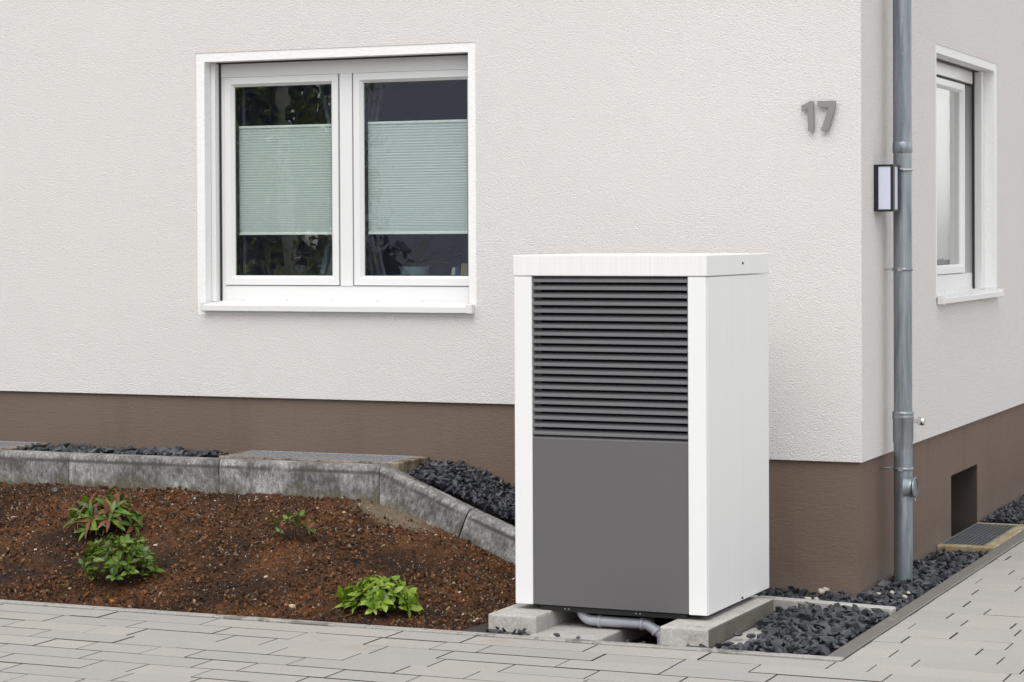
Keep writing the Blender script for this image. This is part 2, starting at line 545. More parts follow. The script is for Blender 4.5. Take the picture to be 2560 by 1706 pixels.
def raw(name, verts, faces, mat, parent=None, smooth=False):
    me = bpy.data.meshes.new(name)
    me.from_pydata([tuple(v) for v in verts], [], [tuple(f) for f in faces])
    me.shade_smooth() if smooth else me.shade_flat()
    me.materials.append(mat)
    me.update()
    return link(name, me, parent)

def merged(shapes, items):
    """shapes: list of (V,F triangles); items: list of (shape index, 3x3 matrix, translation) -> vertex and face arrays"""
    V, F, off = [], [], 0
    for si, m, t in items:
        v, f = shapes[si]
        V.append(v @ np.asarray(m).T + np.asarray(t)); F.append(f + off); off += len(v)
    return np.concatenate(V), np.concatenate(F)

def tri_mesh(name, V, F, mat, parent=None):
    me = bpy.data.meshes.new(name)
    n = len(F)
    me.vertices.add(len(V)); me.vertices.foreach_set('co', np.asarray(V, dtype=np.float32).ravel())
    me.loops.add(n * 3); me.loops.foreach_set('vertex_index', np.asarray(F, dtype=np.int32).ravel())
    me.polygons.add(n)
    me.polygons.foreach_set('loop_start', np.arange(0, n * 3, 3, dtype=np.int32))
    me.polygons.foreach_set('loop_total', np.full(n, 3, dtype=np.int32))
    me.update(calc_edges=True)
    me.shade_flat()
    me.materials.append(mat)
    return link(name, me, parent)

def rot3(rx, ry, rz):
    return np.array((Matrix.Rotation(rz, 3, 'Z') @ Matrix.Rotation(ry, 3, 'Y') @ Matrix.Rotation(rx, 3, 'X')))

# ------------------------------------------------------------------ ground and paving
EDGE_Y = -1.632      # garden-side line of the front path edging
EDGE_X = 0.279       # garden-side line of the side path edging
g = bx('ground', M['ground'], None, -150, 150, -150, 150, -.30, -.16)
tag(g, 'flat grey ground stretching out around the house', kind='structure')

pav = MB()
pav.box(-40, 40, -9, EDGE_Y - .050, -.14, -.012)
pav.box(EDGE_X + .072, 40, EDGE_Y - .050, 40, -.14, -.012)
pav = pav.build('pavement', M['bed'])
tag(pav, 'path of pale grey concrete pavers in front and beside the house', kind='structure')

rows = []   # (y bottom, y top, joints seen, x left, x right)
yb = [-1.703 - .1665 * i for i in range(16)]
seen = [[-3.40, -2.952, -2.815, -2.319, -1.78, -1.138, -.62, -.155, .339, .494, .990],
        [-3.3, -2.98, -2.571, -2.160, -1.81, -1.479, -1.193, -.996, -.52, -.2, .096, .592, 1.01],
        [-3.06, -2.659, -2.461, -2.051, -1.856, -1.369, -1.087, -.601, -.197, .207, .71],
        [-3.2, -2.815, -2.417, -2.127, -1.72, -1.40, -1.044, -.761, -.42, -.079, .33, .8],
        [-2.98, -2.676, -2.48, -2.189, -1.991, -1.55, -1.108, -.824, -.4, .02, .5],
        [-2.79, -2.356, -1.862, -1.667, -1.30, -.99, -.66, -.25, .2],
        [-2.64, -2.24, -2.038, -1.762, -1.36, -1.1, -.7, -.3],
        [-2.85, -2.491, -1.996, -1.715, -1.35, -.95, -.6],
        [-2.75, -2.347, -2.1, -1.7, -1.25, -.9]]
for i in range(15):
    rows.append((yb[i + 1], yb[i], seen[i] if i < len(seen) else [], -6.5, 2.2))
up = [-1.703, -1.547, -1.382, -1.229, -1.072, -.914, -.758, -.604, -.442, -.281, -.109, .064, .226, .400, .580, .735, .90, 1.06, 1.215, 1.372]
while up[-1] < 5.0: up.append(up[-1] + .158)
seen_up = {0: [.621, 1.02], 1: [.497, .904], 2: [.388, .793], 3: [.468, .877], 4: [.627, 1.02], 5: [.421, .85], 6: [.604, .804], 7: [.509, .93],
           8: [.634, 1.0], 9: [.511], 10: [.401, .83], 11: [.478], 12: [.637], 13: [.423, .82], 15: [.511], 18: [.404]}
for i in range(len(up) - 1):
    rows.append((up[i], up[i + 1], seen_up.get(i, []), EDGE_X + .074, 2.2))
pavers = []
rr = random.Random(5)
for (y0, y1, js, xl, xr) in rows:
    top0 = min(y1, EDGE_Y - .052) if xl < -1 else y1
    xs = sorted(j for j in js if xl + .05 < j < xr - .05)
    full = [xl]
    for x in xs + [xr]:
        while x - full[-1] > .56:
            full.append(full[-1] + rr.choice([.24, .32, .40, .48]) + rr.uniform(-.01, .01))
            if x - full[-1] < .09: full[-1] = x - .2
        full.append(x)
    for a, b in zip(full, full[1:]):
        if b - a > .05: pavers.append((a, b, y0, top0))
paver_cache = {}
def paver_mesh(w, d, dirty):
    key = (round(w, 3), round(d, 3), dirty)
    if key not in paver_cache:
        b = MB().box(-w / 2, w / 2, -d / 2, d / 2, -.06, 0)
        es = [e for e in b.bm.edges if all(v.co.z > -.01 for v in e.verts)]
        bmesh.ops.bevel(b.bm, geom=es, offset=.0019, segments=1, affect='EDGES')
        me = bpy.data.meshes.new('paver')
        for f in b.bm.faces: f.normal_update(); f.material_index = 1 if f.calc_center_median().z < -.0030 or (f.normal.z < .97 and (dirty or abs(f.normal.x) > .3)) else 0
        b.bm.to_mesh(me); b.bm.free(); me.materials.append(M['paver']); me.materials.append(M['joint'])
        paver_cache[key] = me
    return paver_cache[key]
def seen_px(p):
    d = Vector(p) - EYE
    c = Vector((d.dot(RIGHT), d.dot(UP), d.dot(FWD)))
    return 1280 + 5764.3 * c.x / c.z, 672.8 - 5764.3 * c.y / c.z, c.z
far_p = MB()
cnt = 0
for a, b, y0, y1 in pavers:
    gx, gy = rr.choice([.001, .002, .0035, .005]), (rr.choice([.003, .005, .007, .009]) if a < EDGE_X else rr.choice([.002, .004, .005, .006]))
    w, d = b - a - gx, y1 - y0 - gy
    cx, cy = (a + b) / 2, (y0 + y1) / 2
    px, py, _ = seen_px((cx, cy, 0))
    dz = rr.uniform(-.0012, .0012)
    if -350 < px < 2900 and py < 1950 and cy < 2.4 and cnt < 298:
        o = link('paver', paver_mesh(round(w, 3), round(d, 3), (a < EDGE_X and rr.random() < .8)), pav, (cx, cy, dz))
        o.rotation_euler = (rr.uniform(-.002, .002), rr.uniform(-.0015, .0015), rr.uniform(-.002, .002))
        cnt += 1
    else:
        far_p.box(cx - w / 2, cx + w / 2, cy - d / 2, cy + d / 2, -.011, dz)
o = far_p.build('outer_pavers', M['paver'], pav); tag(o, kind='stuff')

# ------------------------------------------------------------------ edging stones
ed = empty('path_edging'); tag(ed, 'thin flush concrete edging damp along the path border', kind='structure')
def edge_stone(x0, x1, y0, y1, z1, mat, parent, bev=.004, name='edging_stone', rz=0.):
    cx, cy = (x0 + x1) / 2, (y0 + y1) / 2
    o = MB().box(x0 - cx, x1 - cx, y0 - cy, y1 - cy, -.14, 0, bev=bev).build(name, mat, parent, (cx, cy, z1))
    o.rotation_euler = (0, 0, rz)
    return o
x = EDGE_X + .070
while x > -8.4:
    edge_stone(x - .997, x, EDGE_Y - .049, EDGE_Y, .004, M['edging_dry'], ed)
    x -= 1.0
y = EDGE_Y + .003
while y < 5.5:
    edge_stone(EDGE_X, EDGE_X + .070, y, y + .997, .005, M['edging'], ed)
    y += 1.0
te = empty('bed_edging'); tag(te, 'pale thin edging between two beds of slate chippings', kind='structure')
for x0, x1 in ((-1.0, -.36), (-.357, .274)):
    a = -.145
    c0, c1 = -.44 + a * (x0 + .26), -.44 + a * (x1 + .26)
    edge_stone(x0, x1, (c0 + c1) / 2 - .026, (c0 + c1) / 2 + .026, .020, M['thinedge'], te, .006, rz=math.atan(a))

# ------------------------------------------------------------------ house
house = empty('house', (0, 0, 0))
tag(house, 'pale plastered house with brown plinth and white framed windows', 'house')
HZ = 6.0
w = MB()
w.box(-9, -3.432, 0, .2, .798, HZ); w.box(-3.432, -1.886, 0, .2, .798, 1.212)
w.box(-3.432, -1.886, 0, .2, 2.530, HZ); w.box(-1.886, -.75, 0, .2, .798, HZ); w.box(-.75, 0, 0, .2, .577, HZ)
fw = w.build('front_wall', M['plaster'], house)
w = MB()
w.box(-.2, 0, .2, 1.503, .577, HZ); w.box(-.2, 0, 1.503, 3.083, .577, 1.238); w.box(-.2, 0, 1.503, 3.083, 2.567, HZ)
w.box(-.2, 0, 3.083, 9, .577, HZ)
w.build('side_wall', M['plaster'], house)
w = MB()
w.box(-9, -.75, .018, .22, -.15, .798); w.box(-.75, -.017, .018, .22, -.15, .577)
w.box(-.22, -.017, .22, 1.925, -.15, .577); w.box(-.22, -.017, 1.925, 2.597, .33, .577); w.box(-.22, -.017, 2.597, 9, -.15, .577)
pl = w.build('plinth', M['plinth'], house)
# niche of the cellar window
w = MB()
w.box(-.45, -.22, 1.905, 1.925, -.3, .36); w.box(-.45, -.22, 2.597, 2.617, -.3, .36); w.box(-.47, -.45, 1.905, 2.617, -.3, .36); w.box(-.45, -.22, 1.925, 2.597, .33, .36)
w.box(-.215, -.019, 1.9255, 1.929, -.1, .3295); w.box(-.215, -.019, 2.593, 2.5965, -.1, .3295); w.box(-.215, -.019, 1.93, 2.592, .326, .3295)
w.build('niche_shade_lining', M['niche'], house)  # dark lining stands in for shade inside the recess
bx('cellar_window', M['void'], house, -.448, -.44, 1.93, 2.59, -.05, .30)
w = MB()
w.box(-9, .0, .2, 9, HZ, HZ + .2)
w.build('roof', M['surround'], house)
w = MB()
w.box(-5.0, -.5, 3.6, 3.65, .7, 3.0); w.box(-5.05, -5.0, .2, 3.65, .7, 3.0); w.box(-5.0, -.2, .22, 3.6, 2.95, 3.0)
w.box(-.5, -.2, 3.6, 3.65, .7, 3.0)
w.build('room_wall', M['room'], house)
bx('room_floor', M['roomfloor'], house, -5.0, -.2, .22, 3.6, .65, .7)
# inner faces of the outer walls
w = MB()
w.box(-5, -3.44, .2, .215, .7, 2.95); w.box(-1.88, -.2, .2, .215, .7, 2.95); w.box(-3.44, -1.88, .2, .215, .7, 1.3); w.box(-3.44, -1.88, .2, .215, 2.53, 2.95)
w.box(-.215, -.2, .22, 1.5, .7, 2.95); w.box(-.215, -.2, 3.09, 3.6, .7, 2.95); w.box(-.215, -.2, 1.5, 3.09, .7, 1.28); w.box(-.215, -.2, 1.5, 3.09, 2.56, 2.95)
w.build('inner_wall', M['room'], house)

def window(axis, u0, u1, zb0, zb1, band0, band1, bandt, sillz, depth, sashes, zt_sash, zb_sash, mull, blinds, sill_u, railside):
    """axis 'y': in the front wall (u=x, outward -y);  axis 'x': in the side wall (u=y, outward +x).  d = depth into the wall"""
    def B(mb, a0, a1, d0, d1, z0, z1, mat=None, bev=0.):
        if axis == 'y': return mb.box(a0, a1, d0, d1, z0, z1, mat, bev)
        return mb.box(-d1, -d0, a0, a1, z0, z1, mat, bev)
    iz = zb1 - bandt
    i0, i1 = u0 + band0, u1 - band1
    s = MB()
    B(s, u0, i0, .003, .2, zb0, zb1); B(s, i1, u1, .003, .2, zb0, zb1); B(s, i0, i1, .003, .2, iz, zb1); B(s, i0, i1, .003, .2, zb0, sillz - .028)
    win = s.build('window', M['surround'], house)
    D = depth
    f = MB()
    fb = sillz + .018
    B(f, i0, i0 + .052, D, D + .07, fb, iz - .075); B(f, i1 - .05, i1, D, D + .07, fb, iz - .075)
    B(f, i0 + .034, i1 - .034, D - .004, D + .07, iz - .075, iz - .006, bev=.002)
    B(f, i0 + .052, i1 - .05, D, D + .07, fb, zb_sash - .004, bev=.002)
    for (m0, m1) in mull: B(f, m0, m1, D - .006, D + .07, zb_sash - .004, iz - .075, bev=.002)
    f.build('frame', M['pvc'], win)
    gk = MB()
    B(gk, i0 + .05, i1 - .048, D + .018, D + .026, iz - .082, iz - .073)
    B(gk, i0, i1, D - .03, D - .012, iz - .007, iz - .0005)
    B(gk, i0 + .004, i1 - .004, D + .03, D + .05, fb - .03, fb + .004)
    for (a, b) in sashes:
        B(gk, a - .006, a + .004, D + .012, D + .03, zb_sash - .004, zt_sash + .006)
        B(gk, b - .004, b + .006, D + .012, D + .03, zb_sash - .004, zt_sash + .006)
        B(gk, a, b, D + .012, D + .03, zt_sash - .002, zt_sash + .008)
        B(gk, a, b, D + .012, D + .03, zb_sash - .006, zb_sash + .003)
    gk.build('gasket', M['gasket'], win)
    for (a, b) in sashes:
        t = .047
        sm = MB()
        def member(P0, P1, P2, P3):
            pass
        # mitred sash: outer rectangle, flat face, inner bead sloping back to the glass
        prof = [(0., D - .006), (t - .014, D - .006), (t, D + .014)]
        loops = []
        for inset, dd in [(0., D + .05)] + prof + [(t, D + .05)]:
            c = [(a + inset + .003, zb_sash + inset), (b - inset - .003, zb_sash + inset), (b - inset - .003, zt_sash - inset), (a + inset + .003, zt_sash - inset)]
            loops.append([sm.bm.verts.new((u, dd, z) if axis == 'y' else (-dd, u, z)) for u, z in c])
        for l0, l1 in zip(loops, loops[1:]):
            for q in range(4):
                sm.bm.faces.new((l0[q], l0[(q + 1) % 4], l1[(q + 1) % 4], l1[q]))
        sm.build('sash', M['pvc'], win)
        p = MB(); B(p, a + t - .002, b - t + .002, D + .018, D + .022, zb_sash + t - .002, zt_sash - t + .002)
        p.build('pane', M['glass'], win)
        e = MB()
        for (e0, e1, z0, z1) in ((a + t + .001, a + t + .010, zb_sash + t, zt_sash - t), (b - t - .010, b - t - .001, zb_sash + t, zt_sash - t)):
            B(e, e0, e1, D + .024, D + .045, z0, z1)
        B(e, a + t + .001, b - t - .001, D + .024, D + .045, zt_sash - t - .006, zt_sash - t)
        B(e, a + t + .001, b - t - .001, D + .024, D + .045, zb_sash + t, zb_sash + t + .004)
        e.build('glazing_spacer', M['gasket'], win)
    # guide rails of the roller shutter
    for (a, b, gap) in railside:
        rl = MB(); B(rl, a, b, D - .05, D - .002, sillz + .006, iz - .002, bev=.002); rl.build('guide_rail', M['pvc'], win)
        sl = MB(); B(sl, min(gap), max(gap), D - .010, D - .001, sillz + .006, iz - .004); sl.build('rail_brush', M['gasket'], win)
    # blinds
    for (a, b, z0, z1) in blinds:
        V, F = [], []
        n = 46
        zs = [z0 + .012]
        for i in range(2 * n):
            zs.append(zs[-1] + (.55 + .75 * min(1, i / (n * 1.1))))
        sc_ = (z1 - .012 - z0 - .012) / (zs[-1] - zs[0])
        zs = [z0 + .012 + (z - zs[0]) * sc_ for z in zs]
        for i, z in enumerate(zs):
            d = D + .052 + (.0013 if i % 2 else -.0013)
            V += [(a, d, z), (b, d, z)]
        F = [(2 * i, 2 * i + 1, 2 * i + 3, 2 * i + 2) for i in range(len(zs) - 1)]
        raw('blind', V, F, M['blind'], win)
        for q0 in (z0, z1 - .013):
            br = MB(); B(br, a, b, D + .046, D + .064, q0, q0 + .013, bev=.002)
            br.build('blind_rail', M['blindrail'], win)
    # sill
    s0, s1 = sill_u
    sm = MB()
    prof = [(-.034, sillz - .036), (-.034, sillz - .010), (-.030, sillz - .007), (D - .002, sillz + .010), (D - .002, sillz + .022), (D + .001, sillz + .022), (D + .001, sillz + .004), (-.028, sillz - .014), (-.028, sillz - .036)]
    if axis == 'y': sm.prism(prof, 'x', s0 + .010, s1 - .030)
    else: sm.prism([(-d, z) for d, z in prof], 'y', s0 + .030, s1 - .010)
    sill = sm.build('sill', M['sillmetal'], win)
    for (c0, c1) in (((s0, s0 + .010), (s1 - .034, s1)) if axis == 'y' else ((s0, s0 + .034), (s1 - .010, s1))):
        ec = MB(); B(ec, c0, c1, -.038, -.002, sillz - .040, sillz + .006, bev=.003)
        B(ec, max(c0, i0 + .001) if axis == 'y' else c0, min(c1, i1 - .001), -.002, D - .003, sillz - .004, sillz + .016)
        ec.build('end_cap', M['sillmetal'], win)
    nscr = 6
    for i in range(nscr):
        u = i0 + .155 + (i1 - i0 - .2) * i / (nscr - 1.)
        if u > i1 - .05: continue
        sc2 = MB()
        p0 = (u, D - .002, sillz + .0165) if axis == 'y' else (-(D - .002), u, sillz + .0165)
        p1 = (u, D - .006, sillz + .0165) if axis == 'y' else (-(D - .006), u, sillz + .0165)
        sc2.tube([p0, p1], [.005, .0045], 10)
        sc2.build('screw', M['sillmetal'], win)
    return win

window('y', -3.432, -1.886, 1.212, 2.530, .048, .040, .045, 1.268, .112,
       [(-3.331, -2.678), (-2.599, -1.935)], 2.409, 1.359, [(-2.673, -2.604)],
       [(-3.279, -2.716, 1.611, 2.165), (-2.548, -1.99, 1.611, 2.170)], (-3.394, -1.894),
       [(-3.383, -3.358, (-3.357, -3.349)), (-1.952, -1.927, (-1.961, -1.953))])
window('x', 1.503, 3.083, 1.238, 2.567, .034, .064, .045, 1.280, .112,
       [(1.60, 2.715)], 2.430, 1.385, [],
       [], (1.52, 3.075), [(2.957, 3.016, (2.928, 2.956)), (1.538, 1.56, (1.561, 1.57))])

# ------------------------------------------------------------------ inside the room
def curtain(name, x0, x1, y, z0, z1, mat, label, narrow=None, axis='y', waves=5, amp=.02):
    nu, nz = 40, 14
    V, F = [], []
    for j in range(nz + 1):
        v = j / nz
        z = z0 + (z1 - z0) * v
        a, b = x0, x1
        if narrow: a, b = narrow(v)
        for i in range(nu + 1):
            u = i / nu
            d = y + amp * math.sin(u * waves * 2 * math.pi + .6 * math.sin(3 * v))
            p = (a + (b - a) * u, d, z)
            V.append(p if axis == 'y' else (-p[1], p[0], p[2]))
    for j in range(nz):
        for i in range(nu):
            q = j * (nu + 1) + i
            F.append((q, q + 1, q + nu + 2, q + nu + 1))
    o = raw(name, V, F, mat, None, True)
    so = o.modifiers.new('thick', 'SOLIDIFY'); so.thickness = .002
    return tag(o, label, 'curtain', 'curtains behind the windows')
curtain('curtain', -3.42, -3.30, .27, 1.28, 2.5, M['curtain'], 'narrow grey curtain at the left edge of the big front window', waves=3, amp=.012)
curtain('curtain', -2.9, -2.62, .30, 1.28, 2.5, M['curtain'], 'grey curtain gathered behind the right edge of the left pane of the front window',
        narrow=lambda v: (-2.80 - .13 * abs(2 * v - 1) ** 1.4, -2.70), waves=5, amp=.014)
curtain('curtain', -2.68, -2.45, .30, 1.28, 2.5, M['curtain'], 'grey curtain gathered behind the left edge of the right pane of the front window',
        narrow=lambda v: (-2.69, -2.60 + .12 * abs(2 * v - 1) ** 1.4), waves=5, amp=.014)
curtain('curtain', 1.7, 3.02, .20, 1.3, 2.55, M['curtainpale'], 'pale curtain hanging close behind the pane of the side window', axis='x', waves=4, amp=.006, narrow=lambda v: (2.2, 2.70))
curtain('curtain', 1.7, 3.02, .205, 1.3, 2.55, M['curtain'], 'grey curtain standing apart at the right edge of the side window', axis='x', waves=3, amp=.005, narrow=lambda v: (2.79, 3.08))

pot = empty('potted_plant', (-2.42, .43, 1.30)); tag(pot, 'leafy plant in a pale blue pot on the inner sill of the front window', 'potted plant')
pm = MB(); pm.tube([(0, 0, 0), (0, 0, .02), (0, 0, .143), (0, 0, .148)], [.055, .06, .078, .080], 24); pm.build('pot', M['potblue'], pot)
def leaf_mesh(name, L, W, mat, droop=.25, fold=.25, n=5):
    V, F = [], []
    prof = [(0, .06), (.15, .50), (.40, .95), (.62, 1.), (.86, .55), (1., .03)]
    for t, wv in prof:
        z = -droop * L * t * t + .10 * L * t
        V += [(t * L, -wv * W / 2, z + fold * wv * W / 2), (t * L, 0, z), (t * L, wv * W / 2, z + fold * wv * W / 2)]
    for i in range(len(prof) - 1):
        q = 3 * i
        F += [(q, q + 1, q + 4, q + 3), (q + 1, q + 2, q + 5, q + 4)]
    me = bpy.data.meshes.new(name); me.from_pydata(V, [], F); me.materials.append(mat)
    me.polygons.foreach_set('use_smooth', [True] * len(me.polygons))
    return me
lm = leaf_mesh('leaf', .22, .06, M['leaf_b'], .3)
for az_, el_ in ((.25, .55), (-.1, .25), (2.9, .5), (1.4, 1.0)):
    o = link('leaf', lm, pot, (0, 0, .145)); o.rotation_euler = (0, -el_, az_)
inner_sill = bx('inner_sill', M['pvc'], house, -3.384, -1.93, .19, .56, 1.27, 1.30)
for i, (x0, x1, h_, mt, lb) in enumerate(((-2.215, -2.195, .145, 'bookwhite', 'white book leaning with others in the lower right corner of the window'),
                                   (-2.19, -2.17, .150, 'bookblue', 'blue book leaning between a white and a tan one behind the pane'),
                                   (-2.165, -2.02, .165, 'booktan', 'thick tan folder standing at the right end behind the pane'))):
    b = MB().box(0, x1 - x0, 0, .12, 0, h_, bev=.002).build('book', M[mt], None, (x0, .40, 1.302))
    b.rotation_euler = (0, .12, 0)
    tag(b, lb, 'book', 'books on the inner sill')
def ornament(x, y, z, s, lb, rz):
    mb = MB()
    # a backward letter R
    mb.box(.30, .42, -.05, .05, 0, 1.0); mb.box(-.22, .30, -.05, .05, .88, 1.0); mb.box(-.34, -.22, -.05, .05, .55, .90); mb.box(-.22, .30, -.05, .05, .44, .56)
    mb.prism([(-.02, .44), (.12, .44), (-.28, 0), (-.42, 0)], 'y', -.05, .05)
    for v in mb.bm.verts: v.co *= s
    o = mb.build('letter_ornament', M['ornament'], None, (x, y, z)); o.rotation_euler = (0, rz, 0)
    return tag(o, lb, 'ornament', 'letters in the window')
ornament(-2.225, .45, 1.51, .040, 'dark backward R letter, upper left of two in the window', .1)
ornament(-2.185, .45, 1.487, .044, 'olive backward R letter, lower right of two in the window', .35)

# ------------------------------------------------------------------ heat pump
UA = -.021
hp = empty('heat_pump', (-1.115, -1.3585, 0), UA)
tag(hp, 'tall white heat pump unit with dark louvres and grey front panel', 'heat pump')
W_, D_, ZB, ZT, ZL = .838, .800, .082, 1.521, 1.4355
cw = .0785
bx('corner_post', M['whitepaint'], hp, 0, cw, 0, .060, ZB, ZL - .002, bev=.0025)
bx('corner_post', M['whitepaint'], hp, W_ - cw, W_ - .002, 0, .012, ZB, ZL - .002, bev=.002)
bx('side_panel', M['clad'], hp, W_ - .014, W_, .0135, D_, ZB, ZL - .0025, bev=.0015)
bx('side_panel', M['clad'], hp, 0, .012, .0615, D_, ZB, ZL - .0025, bev=.0015)
bx('rear_panel', M['clad'], hp, .012, W_ - .014, D_ - .012, D_ - .001, ZB, ZL - .003)
bx('lid', M['clad'], hp, -.003, W_ + .003, -.003, D_ + .003, ZL, ZT, bev=.003)
# lower front panel with a folded top edge
p = MB()
p.prism([(.006, ZB + .002), (.006, .768), (.009, .772), (.055, .800), (.055, .794), (.020, .768), (.020, ZB + .002)], 'x', cw + .0015, W_ - cw - .0015)
p.build('front_panel', M['panel'], hp)
bx('inner_duct', M['void'], hp, cw - .02, W_ - cw + .02, .075, .085, .70, ZL - .003)
for s in (0, 1):
    lo = MB()
    x0 = cw + .0005 if s == 0 else W_ - cw - .0065
    lo.box(x0, x0 + .006, .0125, .075, .78, ZL - .003)
    lo.build('louvre_cheek', M['slat'], hp)
    x1 = cw + .0066 if s == 0 else W_ - cw - .0216
    lo = MB(); lo.box(x1, x1 + .015, .047, .052, .80, ZL - .004)
    lo.build('louvre_bracket', M['slat'], hp)
sl = MB()
sl.prism([(.004, -.0050), (.004, .0035), (.0060, .0052), (.030, .0160), (.030, .0140), (.0062, .0030), (.0062, -.0050)], 'x', cw + .002, W_ - cw - .002)
slat0 = sl.build('slat', M['slat'], hp, (0, 0, 1.4155))
for i in range(1, 21):
    o = slat0.copy(); COL.objects.link(o); o.parent = hp; o.location = (0, 0, 1.4155 - .0313 * i)
bx('base_rail', M['black'], hp, .105, W_ - .095, .018, .048, .0585, ZB - .001, bev=.002)
bx('base_tray', M['black'], hp, .04, W_ - .04, .05, D_ - .03, .072, ZB + .003)
for xx in (.215, .232, .527, .545):
    s_ = MB().tube([(xx, .0185, .0705), (xx, .0155, .0705)], [.0042, .0036], 10); s_.build('screw', M['steel'], hp)
for yy, zz in ((.443, 1.483), (.425, .094)):
    s_ = MB().tube([(W_ + .002, yy, zz), (W_ + .0075, yy, zz)], [.0052, .0046], 10); s_.build('screw', M['darksteel'], hp)

# blocks and slabs beneath it
def block(name, x0, x1, y0, y1, z0, z1, mat, label, cat, rz=0., group=None, bev=.008):
    cx, cy = (x0 + x1) / 2, (y0 + y1) / 2
    o = MB().box(x0 - cx, x1 - cx, y0 - cy, y1 - cy, z0 - z1, 0, bev=bev, seg=2).build(name, mat, None, (cx, cy, z1))
    o.rotation_euler = (0, 0, rz)
    return tag(o, label, cat, group)
GB = 'concrete blocks under the heat pump'
block('concrete_block', -1.166, -.952, -1.512, -.72, -.02, .060, M['block'], 'short concrete block under the left foot of the heat pump', 'block', UA, GB)
rb = block('concrete_block', -.412, -.207, -1.545, -.715, -.02, .060, M['block'], 'long concrete block under the right foot of the heat pump', 'block', UA, GB)
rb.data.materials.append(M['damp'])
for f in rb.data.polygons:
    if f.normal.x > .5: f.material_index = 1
block('concrete_slab', -.972, -.670, -1.622, -.90, -.09, -.008, M['block'], 'flat concrete slab lying between the two blocks of the heat pump', 'slab', -.01)
block('concrete_slab', -.43, -.085, -1.622, -.70, -.12, -.021, M['thinedge'], 'low concrete footing beneath the right block beside the slate', 'slab', UA, None, .004)
block('foundation_pad', -1.30, .0, -.70, -.49, -.12, -.03, M['underlay'], 'dark footing at the back beneath the heat pump', 'slab')

dp = empty('drain_pipe', (-.70, -1.312, .024)); tag(dp, 'grey plastic drain pipe with elbow under the heat pump', 'pipe')
r_ = .0215
def arc(c, r, a0, a1, n=6):
    return [(c[0] + r * math.cos(a0 + (a1 - a0) * i / n), c[1], c[2] + r * math.sin(a0 + (a1 - a0) * i / n)) for i in range(n + 1)]
MB().tube([(-.140, 0, .058)] + arc((-.095, 0, .046), .045, math.pi, 1.5 * math.pi) + [(-.06, 0, .0)], r_, 18).build('elbow', M['greyplastic'], dp)
MB().tube([(-.06, 0, 0), (.130, 0, -.0015)], r_, 18).build('pipe_run', M['greyplastic'], dp)
MB().tube([(.130, 0, -.0015), (.146, 0, -.003), (.156, 0, -.008), (.192, 0, -.030)], r_ * 1.02, 18).build('elbow', M['greyplastic'], dp)
MB().tube([(.186, 0, -.026), (.204, 0, -.040), (.2085, 0, -.052), (.2090, 0, -.13)], [r_ * .98, r_ * .98, r_ * .95, r_ * .95], 18).build('down_leg', M['greyplastic'], dp)
for x0, x1, z in ((-.066, -.052, 0), (.118, .133, -.001)):
    MB().tube([(x0, 0, z), (x0 + .002, 0, z), (x1 - .002, 0, z), (x1, 0, z)], [r_ * 1.05, r_ * 1.22, r_ * 1.22, r_ * 1.05], 18).build('socket_ring', M['greyplastic'], dp)
MB().tube([(.180, 0, -.021), (.182, 0, -.0225), (.190, 0, -.030), (.192, 0, -.032)], [r_ * 1.03, r_ * 1.2, r_ * 1.2, r_ * 1.03], 18).build('socket_ring', M['greyplastic'], dp)
pit = bx('drain_pit', M['pit'], None, -.668, -.415, -1.45, -.72, -.10, -.075); tag(pit, 'dark reddish earth at the bottom of the pit below the drain', kind='structure')
wm = raw('weed_membrane', [(-1.262, EDGE_Y + .001, -.004), (-.97, EDGE_Y + .001, -.016), (-.97, -1.50, -.016), (-1.14, -1.32, -.008), (-1.19, -1.30, .004), (-1.225, -1.46, .003)],
         [(0, 1, 2, 3, 4, 5)], M['mat'])
so = wm.modifiers.new('thick', 'SOLIDIFY'); so.thickness = .006; so.offset = -1
tag(wm, 'black weed membrane showing beside the left concrete block', 'membrane')

# ------------------------------------------------------------------ soil bed
KERB_Y = -.42
def kbase(x):
    return float(np.interp(x, [-2.25, -2.0, -1.81, -1.51, -1.22, -1.0], [.36, .275, .209, .085, .008, -.006]))
def soil_z(x, y):
    t = min(1., max(0., (y + 1.64) / 1.22))
    return -.006 + (kbase(x) + .012) * (1.14 * t - .14 * t * t)
def soil_xmax(y):
    # the bed ends against the membrane and then the left block
    return float(np.interp(y, [-1.64, -1.46, -1.33, -1.30, -.4], [-1.262, -1.225, -1.19, -1.172, -1.0]))
nx, ny = 720, 150
V, F = [], []
for j in range(ny + 1):
    y = EDGE_Y + .002 + (KERB_Y + .01 - EDGE_Y) * j / ny
    xm = soil_xmax(y)
    for i in range(nx + 1):
        u = i / nx
        x = -8.3 + (xm + 8.3) * u
        e = min(1., (xm - x) / .06 + .15) * min(1., (y - EDGE_Y) / .05 + .1)
        n1 = noise.fractal(Vector((x * 5, y * 5, 0)), 1., 2., 3)
        n2 = noise.fractal(Vector((x * 28, y * 28, 3)), 1., 2., 3)
        n3 = noise.fractal(Vector((x * 75, y * 75, 9)), 1., 2., 2)
        V.append((x, y, soil_z(x, y) + e * (.010 * n1 + .012 * n2 + .007 * n3) - (1 - e) * .004))
for j in range(ny):
    for i in range(nx):
        q = j * (nx + 1) + i
        F.append((q, q + 1, q + nx + 2, q + nx + 1))
sb = raw('soil_bed', V, F, M['soil'], None, True)
tag(sb, 'sloping bed of dark brown soil below the kerb', kind='structure')

